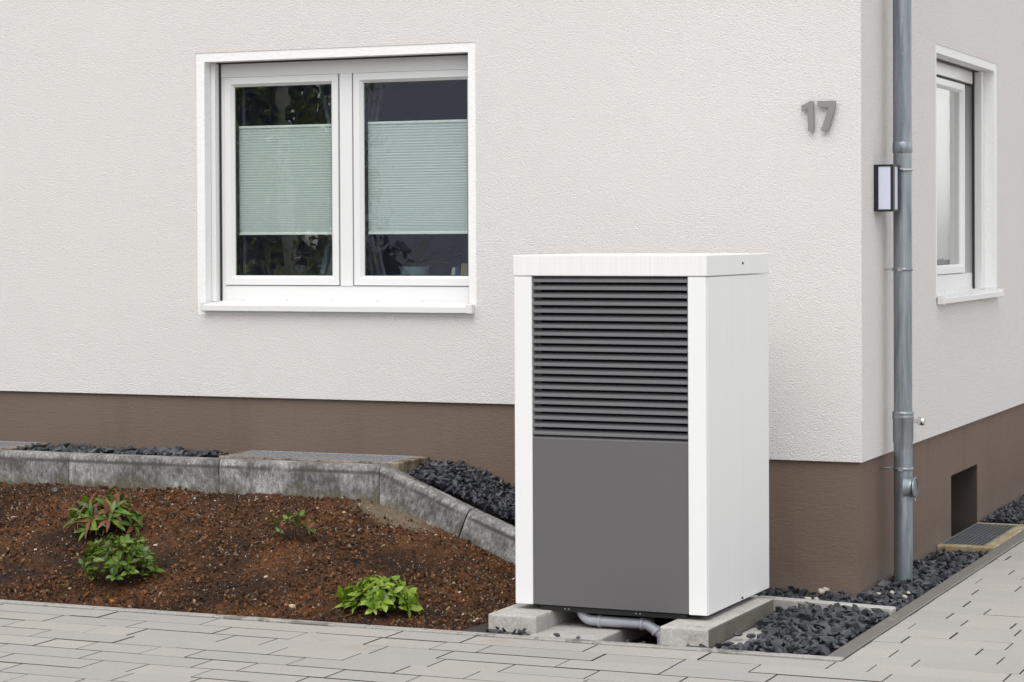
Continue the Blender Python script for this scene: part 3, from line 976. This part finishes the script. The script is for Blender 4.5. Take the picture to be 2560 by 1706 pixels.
def hull_shape(n, sx, sy, sz, seed):
    r = random.Random(seed)
    bm = bmesh.new()
    for _ in range(n):
        v = Vector((r.gauss(0, 1), r.gauss(0, 1), r.gauss(0, 1))).normalized() * r.uniform(.82, 1.)
        bm.verts.new((v.x * sx, v.y * sy, v.z * sz))
    bmesh.ops.convex_hull(bm, input=bm.verts)
    for v in [v for v in bm.verts if not v.link_faces]: bm.verts.remove(v)
    bmesh.ops.triangulate(bm, faces=bm.faces[:])
    bmesh.ops.recalc_face_normals(bm, faces=bm.faces[:])
    bm.verts.ensure_lookup_table(); bm.verts.index_update()
    V = np.array([v.co[:] for v in bm.verts]); F = np.array([[v.index for v in f.verts] for f in bm.faces])
    bm.free()
    return V, F
crumb_shapes = [hull_shape(8, 1, .8, .65, 100 + i) for i in range(8)]
def soil_point(r):
    while True:
        x = r.uniform(-5.3, -1.05); y = r.uniform(EDGE_Y + .01, KERB_Y - .005)
        if x < soil_xmax(y) - .015: return x, y
r = random.Random(3)
items = []
for i in range(30000):
    x, y = soil_point(r)
    cl = noise.noise(Vector((x * 3.5, y * 3.5, 5)))
    if cl < -.18 and r.random() < .6: continue
    if ((x + 2.10) / .20) ** 2 + ((y + .475) / .09) ** 2 < 1 and r.random() < .85: continue
    s = (.0026 + .0115 * r.random() ** 3.4) * (1 + .5 * cl)
    items.append((r.randrange(8), rot3(r.uniform(0, 6), r.uniform(0, 6), r.uniform(0, 6)) * s, (x, y, soil_z(x, y) + .005 + s * .2 + .010 * noise.fractal(Vector((x * 5, y * 5, 0)), 1., 2., 3) + .007 * noise.fractal(Vector((x * 28, y * 28, 3)), 1., 2., 3))))
o = tri_mesh('soil_crumbs', *merged(crumb_shapes, items), M['crumbs'], sb); tag(o, kind='stuff')
def srf(x, y):
    return soil_z(x, y) + .010 * noise.fractal(Vector((x * 5, y * 5, 0)), 1., 2., 3) + .009 * noise.fractal(Vector((x * 28, y * 28, 3)), 1., 2., 3)
items = []
for i in range(7600):
    x, y = soil_point(r)
    if r.random() > .35 + .65 * min(1, max(0, (y + 1.64) / 1.2)): continue
    s = .0015 + .0046 * r.random() ** 3.0
    items.append((r.randrange(8), rot3(r.uniform(-.4, .4), r.uniform(-.4, .4), r.uniform(0, 6)) * s, (x, y, srf(x, y) + .003)))
o = tri_mesh('grit', *merged(crumb_shapes, items), M['specks'], sb); tag(o, kind='stuff')

# single pebbles and leaves on the soil
pebble_meshes = []
for i in range(5):
    V_, F_ = hull_shape(26, 1, .75, .6, 300 + i)
    me = bpy.data.meshes.new('pebble'); me.from_pydata(V_.tolist(), [], F_.tolist())
    pebble_meshes.append(me)
def pebble(x, y, s, mat, label, group=None, z=None, name='pebble', cat='pebble'):
    me = pebble_meshes[r.randrange(5)].copy(); me.materials.append(M[mat])
    me.shade_flat() if mat == 'slate' else me.shade_smooth()
    o = link(name, me, None, (x, y, (srf(x, y) if z is None else z) + s * .35))
    o.scale = (s, s, s); o.rotation_euler = (r.uniform(-.3, .3), r.uniform(-.3, .3), r.uniform(0, 6))
    return tag(o, label, cat, group)
pebble(-3.939, -.526, .026, 'slate', 'dark slate chunk on the soil close below the kerb', name='slate_chunk', cat='stone')
pebble(-3.962, -.841, .013, 'pale', 'white flat pebble at the far left of the soil bed')
pebble(-2.074, -1.511, .022, 'tan', 'tan stone in the soil left of the bright green shrub', cat='stone', name='stone')
pebble(-2.113, -1.502, .013, 'rust', 'reddish pebble touching the tan stone in the soil')
pebble(-2.294, -.607, .014, 'tan', 'pinkish oval pebble near the corner of the kerb')
pebble(-3.191, -1.512, .013, 'tan', 'pale yellow pebble in front of the rounded green shrub')
pebble(-1.522, -1.018, .012, 'pale', 'pale round pebble in the soil right of the bright green shrub')
pebble(-1.595, -.918, .013, 'tan', 'longish tan pebble uphill of the bright green shrub')
pebble(-1.272, -1.375, .020, 'pale', 'flat whitish pebble at the soil edge beside the left block')
GP = 'small pale pebbles on the soil'
for (x, y, s) in ((-3.5, -1.078, .009), (-3.758, -.972, .010), (-3.616, -1.16, .010), (-3.145, -.517, .010), (-3.031, -1.057, .012), (-2.735, -1.134, .008), (-2.325, -1.293, .013), (-2.059, -.589, .010),
                  (-2.056, -.692, .008), (-1.871, -.51, .008), (-1.372, -1.318, .010), (-1.268, -1.43, .011), (-2.62, -.58, .008), (-2.45, -.72, .008), (-3.3, -.56, .009), (-4.2, -.6, .009), (-4.1, -1.1, .009), (-1.75, -1.2, .008)):
    pebble(x, y, s, r.choice(['pale', 'pale', 'tan']), 'small pale pebble lying on the brown soil', GP)
fallen = leaf_mesh('fallen_leaf', .055, .022, M['leaf_dry'], -.2, .6)
fallen_o = leaf_mesh('fallen_leaf', .045, .026, M['leaf_orange'], -.2, .5)
for (x, y, me, rz, lb) in ((-3.079, -1.584, fallen_o, .4, 'orange fallen leaf at the path edge below the rounded shrub'), (-2.916, -1.610, fallen_o, 2.1, 'yellow orange fallen leaf at the path edge right of the rounded shrub'),
                       (-2.841, -.996, fallen, 1.2, 'thin brown leaf standing on the soil mid bed'), (-1.509, -1.443, fallen, 2.4, 'brown curled leaf right below the bright green shrub'),
                       (-3.02, -.93, fallen, .2, 'brown dry leaf right of the wilted shrub'), (-1.80, -1.57, fallen, .7, 'brown dry leaf at the path edge below the bright green shrub'),
                       (-2.62, -1.38, fallen, 2.0, 'brown dry leaf on bare soil between the two lower shrubs')):
    o = link('fallen_leaf', me, None, (x, y, srf(x, y) + .010)); o.rotation_euler = (r.uniform(-.5, .5), r.uniform(-.4, .2), rz)
    tag(o, lb, 'leaf', 'fallen leaves on the soil')

# ------------------------------------------------------------------ shrubs
def shrub(name, label, loc, rx, ry, h, n_tips, per, L, W, mats, seed, droop=.35, dry=0., flat=.3, twigs=0, extra=0, inner='leaf_in'):
    r = random.Random(seed)
    root = empty(name, loc); tag(root, label, 'shrub', 'young rhododendron shrubs in the soil bed')
    meshes = {m: [leaf_mesh('leaf', L * s, W * s, M[m], droop * d) for s, d in ((1., 1.), (.8, 1.3), (1.1, .6))] for m in mats}
    br = MB()
    for t in range(n_tips):
        # tips spread over a dome
        u = (t + .5) / n_tips
        cz_ = 1 - u * (1 - flat * .2)
        a = t * 2.39996 + r.uniform(-.3, .3)
        rad = math.sqrt(max(0, 1 - cz_ * cz_)) * r.uniform(.82, 1.08)
        tip = Vector((math.cos(a) * rad * rx, math.sin(a) * rad * ry, h * (.12 + .88 * cz_ ** .8) * r.uniform(.88, 1.06)))
        if tip.z < .03: tip.z = .03
        base = Vector((tip.x * .12, tip.y * .12, -.02))
        mid = base.lerp(tip, .55) + Vector((0, 0, -.012 + .02 * (1 - cz_)))
        br.tube([base, mid, tip], [.0032, .0024, .0014], 5)
        outw = Vector((tip.x, tip.y, .35 * h + tip.z * .6)).normalized()
        k_ = per + r.randrange(-1, 2)
        a0 = r.uniform(0, 6)
        for q in range(k_):
            m = mats[0]
            if dry and r.random() < dry: m = mats[1]
            me = r.choice(meshes[m])
            o = link('leaf', me, root)
            aa = a0 + q * 2 * math.pi / k_ + r.uniform(-.25, .25)
            up_ = r.uniform(.05, .7) if q % 3 else r.uniform(.6, 1.1)
            # leaf axis: whorl round the branch axis
            side = outw.orthogonal().normalized()
            side = Matrix.Rotation(aa, 3, outw) @ side
            d = (side * math.cos(up_) + outw * math.sin(up_)).normalized()
            nrm = (outw - d * outw.dot(d)).normalized()
            yv = nrm.cross(d)
            mt = Matrix(((d.x, yv.x, nrm.x), (d.y, yv.y, nrm.y), (d.z, yv.z, nrm.z)))
            o.location = tip + d * .003 - outw * r.uniform(0, .012)
            o.rotation_euler = mt.to_euler()
            sc_ = r.uniform(.78, 1.12)
            o.scale = (sc_, sc_, sc_)
    for t in range(twigs):
        a = r.uniform(0, 6.28); q = r.uniform(.5, 1.15)
        br.tube([(0, 0, -.01), (math.cos(a) * rx * q * .5, math.sin(a) * ry * q * .5, h * r.uniform(.2, .5)), (math.cos(a) * rx * q, math.sin(a) * ry * q, h * r.uniform(.1, .9))], [.003, .002, .001], 4)
    br.build('branches', M['stem'], root)
    if extra:
        me = meshes[mats[0]][1]
        me.calc_loop_triangles()
        sh = [(np.array([v.co[:] for v in me.vertices]), np.array([t.vertices[:] for t in me.loop_triangles]))]
        it = []
        for t in range(extra):
            a = r.uniform(0, 6.28); u = r.random(); q = .45 + .5 * math.sqrt(r.random())
            rad = math.sqrt(1 - u * u) * q
            p = (math.cos(a) * rad * rx, math.sin(a) * rad * ry, .02 + h * .88 * u * q)
            it.append((0, rot3(r.uniform(-.5, .5), r.uniform(-.9, .3), a + r.uniform(-1, 1)) * r.uniform(.6, .95), p))
        o = tri_mesh('small_leaves', *merged(sh, it), M[inner], root); o.data.shade_smooth(); tag(o, kind='stuff')
    return root
shrub('shrub', 'wilted shrub with long green and withered brown leaves below the kerb', (-3.372, -.93, srf(-3.372, -.93)), .155, .13, .150, 29, 8, .078, .0215, ['leaf_a', 'leaf_dry'], 4, .6, .30, twigs=60, extra=60, inner='leaf_wilt')
shrub('shrub', 'rounded mid green shrub just in front of the wilted shrub', (-3.01, -1.40, srf(-3.01, -1.40)), .165, .125, .195, 59, 5, .044, .022, ['leaf_b'], 9, .3, extra=240)
shrub('shrub', 'bright light green shrub near the path at the right of the bed', (-1.70, -1.44, srf(-1.70, -1.44)), .168, .11, .128, 49, 6, .050, .0245, ['leaf_c'], 12, .4, extra=170, inner='leaf_in_bright')
shrub('shrub', 'small sparse shrub with few dull leaves in the middle of the bed', (-2.386, -.92, srf(-2.386, -.92)), .11, .07, .115, 9, 5, .042, .018, ['leaf_b', 'leaf_dry'], 21, .4, .35, twigs=22)

# ------------------------------------------------------------------ kerb
kb = empty('kerb'); tag(kb, 'stained grey concrete kerb holding back the slate strip', kind='structure')
def kerb_stone(x0, z0, x1, z1, hgt, parent=kb, vert_start=False):
    L = math.hypot(x1 - x0, z1 - z0); a = math.atan2(z1 - z0, x1 - x0)
    rad = .022
    prof = [(.080, 0), (.080, -hgt), (0, -hgt), (0, -rad * 1.5)]
    for i in range(1, 6):
        t = i / 6 * math.pi / 2
        prof.append((rad * (1 - math.cos(t)), -rad * 1.5 * (1 - math.sin(t))))
    prof.append((rad, 0))
    mb = MB().prism(prof, 'x', .0015, L - .0015)
    if vert_start:
        for v in mb.bm.verts:
            if v.co.x < .01: v.co.x += math.tan(a) * v.co.z
    o = mb.build('kerb_stone', M['kerb'], parent, (x0, KERB_Y, z0))
    o.rotation_euler = (0, -a, 0)
    return o
zt = .525
for x0, x1 in ((-8.225, -7.367), (-7.365, -6.507), (-6.505, -5.647), (-5.645, -4.787), (-4.785, -3.927), (-3.925, -3.068), (-3.066, -2.2045)):
    kerb_stone(x0, zt, x1, zt, .25)
kerb_stone(-2.203, .527, -1.746, .338, .26, vert_start=True)
kerb_stone(-1.744, .337, -.95, .028, .26)

# ------------------------------------------------------------------ light wells
def grating(name, parent, x0, x1, y0, y1, z, pitch_x, pitch_y, t, mat, hbar=.02, rim=.012):
    """each bearing bar an object of its own, sharing one mesh"""
    bar = MB().box(-t / 2, t / 2, y0, y1, -hbar, 0)
    me = None
    n = int(round((x1 - x0) / pitch_x))
    me = bpy.data.meshes.new('bearing_bar'); bar.bm.to_mesh(me); bar.bm.free(); me.materials.append(mat)
    for i in range(1, n):
        link('bearing_bar', me, parent, (x0 + (x1 - x0) * i / n, 0, z))
    m = int(round((y1 - y0) / pitch_y))
    me2 = bpy.data.meshes.new('cross_bar'); b2 = MB().box(x0, x1, -t / 2.5, t / 2.5, -hbar * .5, -.002); b2.bm.to_mesh(me2); b2.bm.free(); me2.materials.append(mat)
    for j in range(1, m):
        link('cross_bar', me2, parent, (0, y0 + (y1 - y0) * j / m, z))
    fr = MB()
    fr.box(x0 - rim, x0, y0 - rim, y1 + rim * .3, z - .025, z + .001); fr.box(x1, x1 + rim, y0 - rim, y1 + rim * .3, z - .025, z + .001)
    fr.box(x0, x1, y0 - rim, y0, z - .025, z + .001); fr.box(x0, x1, y1, y1 + rim * .3, z - .025, z + .001)
    fr.build('grate_frame', mat, parent)
def well(label, x0, x1, y0, y1, z, rim, conc, depth=.5, open_side='back', **kw):
    root = empty('light_well'); tag(root, label, 'light well', 'cellar light wells')
    xa, xb, ya, yb_ = x0 - rim[0], x1 + rim[1], y0 - rim[2], y1 + rim[3]
    c = MB()
    cx, cy = xa, ya
    for a in ((xa, x0, ya, yb_), (x1, xb, ya, yb_), (x0, x1, ya, y0), (x0, x1, y1, yb_)):
        if a[1] - a[0] > .001 and a[3] - a[2] > .001:
            c.box(a[0] - cx, a[1] - cx, a[2] - cy, a[3] - cy, -depth, 0, bev=.005)
    c.build('concrete_rim', conc, root, (cx, cy, z))
    bx('well_floor', M['void'], root, xa, xb, ya, yb_, z - depth - .02, z - depth + .01)
    grating('grate', root, x0 + .012, x1 - .012, y0 + .012, y1 - .006, z - .003, **kw)
    return root
gk_ = dict(pitch_x=.0345, pitch_y=.0345, t=.0042, mat=M['meshgalv'], hbar=.012)
well('middle cellar light well with wire grate behind the stained kerb', -3.085, -2.205, -.315, .012, .534, (.035, .062, .022, .0), M['wellconc'], .35, **gk_)
well('cellar light well at the far left edge behind the kerb', -5.25, -4.385, -.315, .012, .534, (.035, .058, .022, .0), M['wellconc'], .35, **gk_)
well('cellar light well under the plinth niche beside the side path', -.017, .214, 1.645, 2.545, .008, (.0, .062, .065, .04), M['yellowconc'], .28,
     pitch_x=.0235, pitch_y=.45, t=.0048, mat=M['galv'], hbar=.03)

# ------------------------------------------------------------------ slate chippings
shapes = [hull_shape(r.randrange(7, 11), 1., r.uniform(.55, .85), r.uniform(.32, .6), 500 + i) for i in range(14)]
shape_me = []
for V_, F_ in shapes:
    me = bpy.data.meshes.new('stone'); me.from_pydata(V_.tolist(), [], F_.tolist()); me.shade_flat(); me.materials.append(M['slate'])
    shape_me.append(me)
beds = {}
def ktop(x):
    return float(np.interp(x, [-2.203, -1.746, -.95, -.8], [.53, .338, .03, .0]))
def bed_strip(x, y):
    z = min(.455, ktop(x) + .03) if x < -.8 else -.024 + .008 * noise.noise(Vector((x * 4, y * 4, 0)))
    return z - .01
def in_front(x, y):
    if not (-.40 < x < EDGE_X - .012 and EDGE_Y + .012 < y < -.50): return None
    le = np.interp(y, [-1.64, -1.585, -1.575, -1.52, -1.40, -1.25, -1.12, -1.0], [-.34, -.31, -.16, -.12, -.085, -.10, -.12, -.195])
    if x < le: return None
    if y > -.47 - .145 * (x + .26) - .015: return None
    t = max(0, min(1, (x - le) / .2))
    return -.026 + .018 * t + .012 * noise.noise(Vector((x * 6, y * 6, 1)))
def in_corner(x, y):
    if y > .008 and x < .0: return None
    if x < -1.0 and y > .008: return None
    if y < -.405 - .145 * (x + .26) + .02 and x > -.9: return None
    if x <= -.9 and y < KERB_Y + .070: return None
    if x > EDGE_X - .012 or y > 1.57: return None
    if (x - .085) ** 2 + (y - .42) ** 2 < .052 ** 2: return None
    z = bed_strip(x, y)
    if x < -.8: z += .035 * max(0, (y + .2) / .2)
    return z
def in_raised(x, y):
    return .506 - .06 * max(0, (y + .10) / .10) + .012 * noise.noise(Vector((x * 5, y * 5, 2))) if (-4.32 < x < -3.128 or -8.2 < x < -5.32) and KERB_Y + .092 < y < .006 else None
def in_far(x, y):
    return -.005 if .0 < x < EDGE_X - .012 and 2.61 < y < 5.0 else None
def in_left(x, y):
    return -.012 if -1.19 < x < -.985 and EDGE_Y + .02 < y < -1.535 and x > -1.2 + (y + 1.6) * .5 else None
def in_pit(x, y):
    return -.04 if -.655 < x < -.46 and EDGE_Y + .015 < y < -1.50 else None
all_st = []
def fill(key, fn, x0, x1, y0, y1, cell, smin, smax, layers=2, seed=1):
    r = random.Random(seed)
    for L in range(layers):
        nx_, ny_ = int((x1 - x0) / cell), int((y1 - y0) / cell)
        for i in range(nx_ + 1):
            for j in range(ny_ + 1):
                x = x0 + (i + r.uniform(.05, .95)) * cell; y = y0 + (j + r.uniform(.05, .95)) * cell
                z = fn(x, y)
                if z is None: continue
                s = smin + (smax - smin) * r.random() ** 1.8
                tilt = .75
                all_st.append((key, r.randrange(14), (r.uniform(-tilt, tilt), r.uniform(-tilt, tilt), r.uniform(0, 6.28)), s, (x, y, z + .004 + L * .013 + r.uniform(-.004, .006)), L))
fill('front', in_front, -.38, .28, -1.63, -.5, .037, .018, .048, 2, 1)
fill('corner', in_corner, -2.15, .28, -.49, 1.58, .038, .018, .045, 2, 2)
fill('corner', in_corner, -2.15, -.9, -.36, .01, .032, .016, .036, 3, 8)
fill('raised', in_raised, -8.2, -3.12, -.34, .01, .042, .026, .052, 2, 3)
fill('far', in_far, 0, .28, 2.6, 5.0, .038, .018, .036, 2, 4)
fill('left', in_left, -1.2, -.98, -1.62, -1.53, .036, .018, .027, 2, 5)
fill('pit', in_pit, -.66, -.44, -1.62, -1.49, .036, .014, .026, 2, 6)
labels = {'front': 'bed of dark slate chippings right of the heat pump by the path', 'corner': 'strip of dark slate chippings along the foot of the house wall',
          'raised': 'raised strip of dark slate chippings behind the left kerb', 'far': 'slate chippings beyond the side light well',
          'left': 'small heap of slate chippings in front of the left block', 'pit': 'few slate chippings at the mouth of the drain pit'}
for key in labels:
    beds[key] = empty('gravel_bed'); tag(beds[key], labels[key], kind='structure')
# the 300 stones that show largest become objects, the rest of each bed is one mesh
order = []
for i, s in enumerate(all_st):
    px, py, dz = seen_px(s[4])
    vis = 0 <= px <= 2560 and 0 <= py <= 1706 and s[5] == 1
    if s[0] == 'corner' and -1.35 < s[4][0] < -.36: vis = False
    order.append((-(s[3] / dz) if vis else 0, i))
order.sort()
single = {i for k_, i in order[:300] if k_ < 0}
for key in labels:
    items = []
    for i, (kk, si, ro, s, p, L) in enumerate(all_st):
        if kk != key: continue
        if i in single:
            o = link('stone', shape_me[si], beds[key], p); o.rotation_euler = ro; o.scale = (s, s, s)
        else:
            items.append((si, rot3(*ro) * s, p))
    if items:
        o = tri_mesh('small_stones', *merged(shapes, items), M['slatepile'], beds[key]); tag(o, kind='stuff')
# dark earth under the chippings
bx('bedding', M['underlay'], beds['front'], -.084, EDGE_X - .001, EDGE_Y + .001, -.47, -.12, -.024)
b_ = MB()
b_.box(-.95, EDGE_X - .001, -.47, .017, -.12, -.042); b_.box(-.016, EDGE_X - .001, .0175, 1.578, -.12, -.043)
sl_ = [(-2.15, -.3), (-2.15, .435), (-1.746, .315), (-.95, -.016), (-.95, -.3)]
b_.prism(sl_, 'y', KERB_Y + .081, .017)
b_.build('bedding', M['underlay'], beds['corner'])
for q0, q1 in ((-4.325, -3.122), (-8.2, -5.29)): bx('bedding', M['underlay'], beds['raised'], q0, q1, KERB_Y + .081, .017, .2, .482)
bx('bedding', M['underlay'], beds['far'], -.016, EDGE_X - .001, 2.588, 5.4, -.12, -.014)
bx('bedding', M['underlay'], beds['pit'], -.665, -.432, EDGE_Y + .001, -1.451, -.12, -.05)

# pale stones lying among the slate
for (x, y, s, lb) in ((-.145, -.159, .028, 'pale cream stone, largest light one on the slate by the plinth'), (-.147, -.075, .018, 'small grey stone behind the pale cream stone by the plinth'),
                      (-.146, -.375, .021, 'flat pale stone near the thin edging, left of a pair'), (-.105, -.378, .021, 'flat pale stone near the thin edging, right of a pair'),
                      (.151, -.061, .018, 'white stone in the slate just in front of the downpipe'), (.228, -.152, .017, 'white stone in the slate close to the side path edging'),
                      (.215, -.033, .014, 'small white stone right of the downpipe foot'), (.10, -.10, .012, 'tiny white stone left in front of the downpipe')):
    pebble(x, y, s, 'pale', lb, 'pale stones among the slate', z=.004, name='stone', cat='stone')
for (x, y, s, z, lb) in ((-.205 + .03, -1.31, .026, .0, 'dark stone on bare concrete beside the right block'), (-.128, -1.27, .022, -.012, 'flat slate piece on the bare concrete strip'),
                         (-.84, -1.585, .016, .0, 'single slate chip on the flat slab edge, left one'), (-.74, -1.605, .012, .0, 'tiny slate chip on the flat slab edge, right one')):
    pebble(x, y, s, 'slate', lb, None, z=z, name='stone', cat='stone')

# ------------------------------------------------------------------ downpipe
PX, PY, PR = .0865, .42, .0430
dpipe = empty('downpipe', (PX, PY, 0)); tag(dpipe, 'round grey zinc downpipe at the corner of the house', 'downpipe')
MB().tube([(0, 0, 2.0), (0, 0, 5.9)], PR, 32).build('pipe_section', M['zinc'], dpipe)
MB().tube([(0, 0, .62), (0, 0, 2.0)], PR * .985, 32, cap=False).build('pipe_section', M['zinc'], dpipe)
MB().tube([(0, 0, 1.975), (0, 0, 1.978), (0, 0, 2.022), (0, 0, 2.026)], [PR * 1.0, PR * 1.06, PR * 1.06, PR * 1.0], 32).build('joint_sleeve', M['zinc'], dpipe)
MB().tube([(0, 0, -.06), (0, 0, .60), (0, 0, .628), (0, 0, .645), (0, 0, .744), (0, 0, .748), (0, 0, .757), (0, 0, .762), (0, 0, .766), (0, 0, .775), (0, 0, .780)],
          [PR, PR, PR * 1.02, PR * 1.10, PR * 1.11, PR * 1.16, PR * 1.16, PR * 1.11, PR * 1.16, PR * 1.16, PR * 1.05], 32).build('standpipe', M['zinc'], dpipe)
for z, s in ((1.897, 1), (1.437, -1), (.513, -1)):
    c = MB().tube([(0, 0, z - .008), (0, 0, z - .007), (0, 0, z + .007), (0, 0, z + .008)], [PR * 1.0, PR * 1.07, PR * 1.07, PR * 1.0], 32)
    c = c.build('pipe_clamp', M['zinc'], dpipe)
    c2 = MB()
    if z > 1.8: c2.tube([(.012, -PR * 1.25, z), (PR + .006, -PR * .62, z)], .006, 10); c2.box(-.024, -.016, -PR * 1.25, -PR * .9, z - .012, z + .012)
    else: c2.box(-PR * 1.25, -PR * .9, -.012, .012, z - .007, z + .007); c2.box(-.012, .012, -PR * 1.16, -PR, z - .008, z + .008)
    c2.tube([(-PR, .0, z), (-PX - .017, .0, z)], .0045, 8)
    c2.build('clamp_bolt', M['steel'], c)
IZ = .428
io = MB()
io.tube([(PR * .3, 0, IZ), (PR * .9, -.001, IZ), (PR * 1.12, -.002, IZ), (PR * 1.25, -.003, IZ)], [.060, .046, .042, .0425], 28, cap=False)
io.tube([(PR * 1.24, -.003, IZ), (PR * 1.26, -.003, IZ), (PR * 1.36, -.0035, IZ), (PR * 1.38, -.0035, IZ)], [.0425, .0475, .0475, .0430], 28, cap=False)
io.build('inspection_opening', M['zinc'], dpipe)
MB().tube([(PR * 1.30, -.003, IZ), (PR * 1.31, -.003, IZ)], [.0430, .0430], 28).build('inspection_cover', M['galv'], dpipe)
MB().tube([(PR * 1.31, -.006, IZ - .048), (PR * 1.31, -.006, IZ - .060)], [.0045, .0045], 10).build('clasp', M['steel'], dpipe)

tap = empty('outdoor_tap', (0, .965, .690)); tag(tap, 'small chrome outdoor tap sticking out of the wall behind the downpipe', 'tap')
MB().tube([(0, 0, 0), (.004, 0, 0), (.006, 0, 0)], [.020, .020, .014], 18).build('wall_plate', M['chrome'], tap)
MB().tube([(.004, 0, 0), (.034, 0, 0)], .011, 16).build('valve_body', M['chrome'], tap)
MB().tube([(.030, 0, 0), (.032, 0, 0), (.060, 0, .001), (.064, 0, .001)], [.015, .021, .0205, .015], 10).build('tap_knob', M['chrome'], tap)

# ------------------------------------------------------------------ wall lamp
lamp = empty('wall_lamp', (0, .224, 1.704)); tag(lamp, 'black box wall lamp with opal panels on the side wall by the downpipe', 'wall lamp')
LW, LD, LH = .135, .090, .214
h = MB(); h.box(0, .021, 0, LW, 0, LH, bev=.001); h.build('back_plate', M['lampblack'], lamp)
h = MB(); h.box(.021, LD, 0, LW, 0, .009); h.box(.021, LD, 0, LW, LH - .009, LH); h.build('housing', M['lampblack'], lamp)
for y0 in (0, LW - .010):
    bx('corner_bar', M['lampblack'], lamp, LD - .012, LD, y0, y0 + .010, .009, LH - .009)
bx('corner_bar', M['lampblack'], lamp, LD - .003, LD, .010, .034, .009, LH - .009)
bx('corner_bar', M['lampblack'], lamp, LD - .003, LD, LW - .034, LW - .010, .009, LH - .009)
bx('diffuser', M['opal'], lamp, .0215, LD - .0035, .003, LW - .003, .0095, LH - .0095)

# ------------------------------------------------------------------ house number
hn = empty('house_number', (0, 0, 0)); tag(hn, 'grey metal house number 17 on the plaster wall', 'house number')
one = [(-.238, 2.067), (-.211, 2.067), (-.2135, 2.2005), (-.227, 2.2005), (-.270, 2.182), (-.266, 2.156), (-.240, 2.168)]
seven = [(-.1945, 2.2005), (-.1115, 2.1990), (-.1130, 2.1735), (-.1455, 2.0655), (-.1800, 2.0660), (-.1420, 2.1715), (-.1940, 2.1735)]
for pts in (one, seven):
    d = MB().prism(pts, 'y', -.026, -.012).build('digit', M['digit'], hn)
    cx = sum(p[0] for p in pts) / len(pts)
    for zz in (2.085, 2.185):
        pass
for xx in (-.220, -.160):
    for zz in (2.08, 2.188):
        MB().tube([(xx, -.012, zz), (xx, 0, zz)], .003, 8).build('spacer_pin', M['darksteel'], hn)

# ------------------------------------------------------------------ the birch that the panes mirror
tr = empty('birch_tree', (-8.62, -10.2, -.16)); tag(tr, 'leafy birch tree across from the house, mirrored in the window', 'tree')
rt = random.Random(77)
t_ = MB()
t_.tube([(0, 0, 0), (.05, 0, 1.2), (-.02, .05, 2.6), (.05, 0, 4.2), (0, 0, 6.5)], [.10, .085, .07, .05, .02], 10, mat=M['bark'])
for i in range(26):
    z = rt.uniform(.8, 5.8); a = rt.uniform(0, 6.28); L = rt.uniform(.7, 1.7) * (1.2 - z / 8)
    t_.tube([(0, 0, z), (math.cos(a) * L * .5, math.sin(a) * L * .5, z + .3), (math.cos(a) * L, math.sin(a) * L, z + .35)], [.022, .012, .004], 5, mat=M['stem'])
t_.build('trunk', M['bark'], tr)
items = []
quad = [(np.array([(-1, -.6, 0), (1, -.6, .1), (1, .6, 0), (-1, .6, .1)], dtype=float), np.array([(0, 1, 2), (0, 2, 3)]))]
for c in range(340):
    a = rt.uniform(0, 6.28); z = rt.uniform(.5, 6.6)
    rad = 1.75 * math.sqrt(max(.05, 1 - ((z - 3.2) / 3.7) ** 2)) * math.sqrt(rt.random())
    c0 = (math.cos(a) * rad - 1.0, math.sin(a) * rad, z)
    for q in range(120):
        p = (c0[0] + rt.gauss(0, .2), c0[1] + rt.gauss(0, .2), c0[2] + rt.gauss(0, .17))
        items.append((0, rot3(rt.uniform(0, 6), rt.uniform(0, 6), rt.uniform(0, 6)) * rt.uniform(.011, .022), p))
tri_mesh('crown', *merged(quad, items), M['treeleaf'], tr)

# ------------------------------------------------------------------ the neighbouring house that the panes mirror
nb = empty('neighbour_house', (-2.6, -27, -.16)); tag(nb, 'pale blue grey house across the street, mirrored in the window panes', 'house')
bx('wall', M['nbwall'], nb, -14, 10, -9, 0, 0, 6.2)
mb = MB().prism([(-9.5, 6.0), (.5, 6.0), (-4.5, 9.6)], 'x', -14.3, 10.4); mb.build('roof', M['nbroof'], nb)
for xx in (-9.4, -7, -3, 1, 5):
    for zz in (1.0, 3.8):
        wv = bx('window', M['pvc'], nb, xx - .6, xx + .6, -.05, .03, zz, zz + 1.3, bev=.01)
        bx('pane', M['void'], wv, xx - .5, xx + .5, .031, .036, zz + .1, zz + 1.2)

sp = empty('backdrop_spruce', (-15.7, -21.5, -.16)); tag(sp, 'unseen dark spruce added behind the birch to darken the left pane reflection', 'tree')  # out-of-view tree added to keep the left pane's reflection dark
MB().tube([(0, 0, 0), (0, 0, 9)], [.2, .05], 8).build('trunk', M['stem'], sp)
items = []
for c in range(520):
    z = rt.uniform(.2, 9.5); a = rt.uniform(0, 6.28); rad = (2.9 * (1 - z / 10.2) + .1) * math.sqrt(rt.random())
    for q in range(44):
        items.append((0, rot3(rt.uniform(0, 6), rt.uniform(0, 6), rt.uniform(0, 6)) * rt.uniform(.045, .09), (math.cos(a) * rad + rt.gauss(0, .2), math.sin(a) * rad + rt.gauss(0, .2), z + rt.gauss(0, .15))))
tri_mesh('crown', *merged(quad, items), M['spruce'], sp)
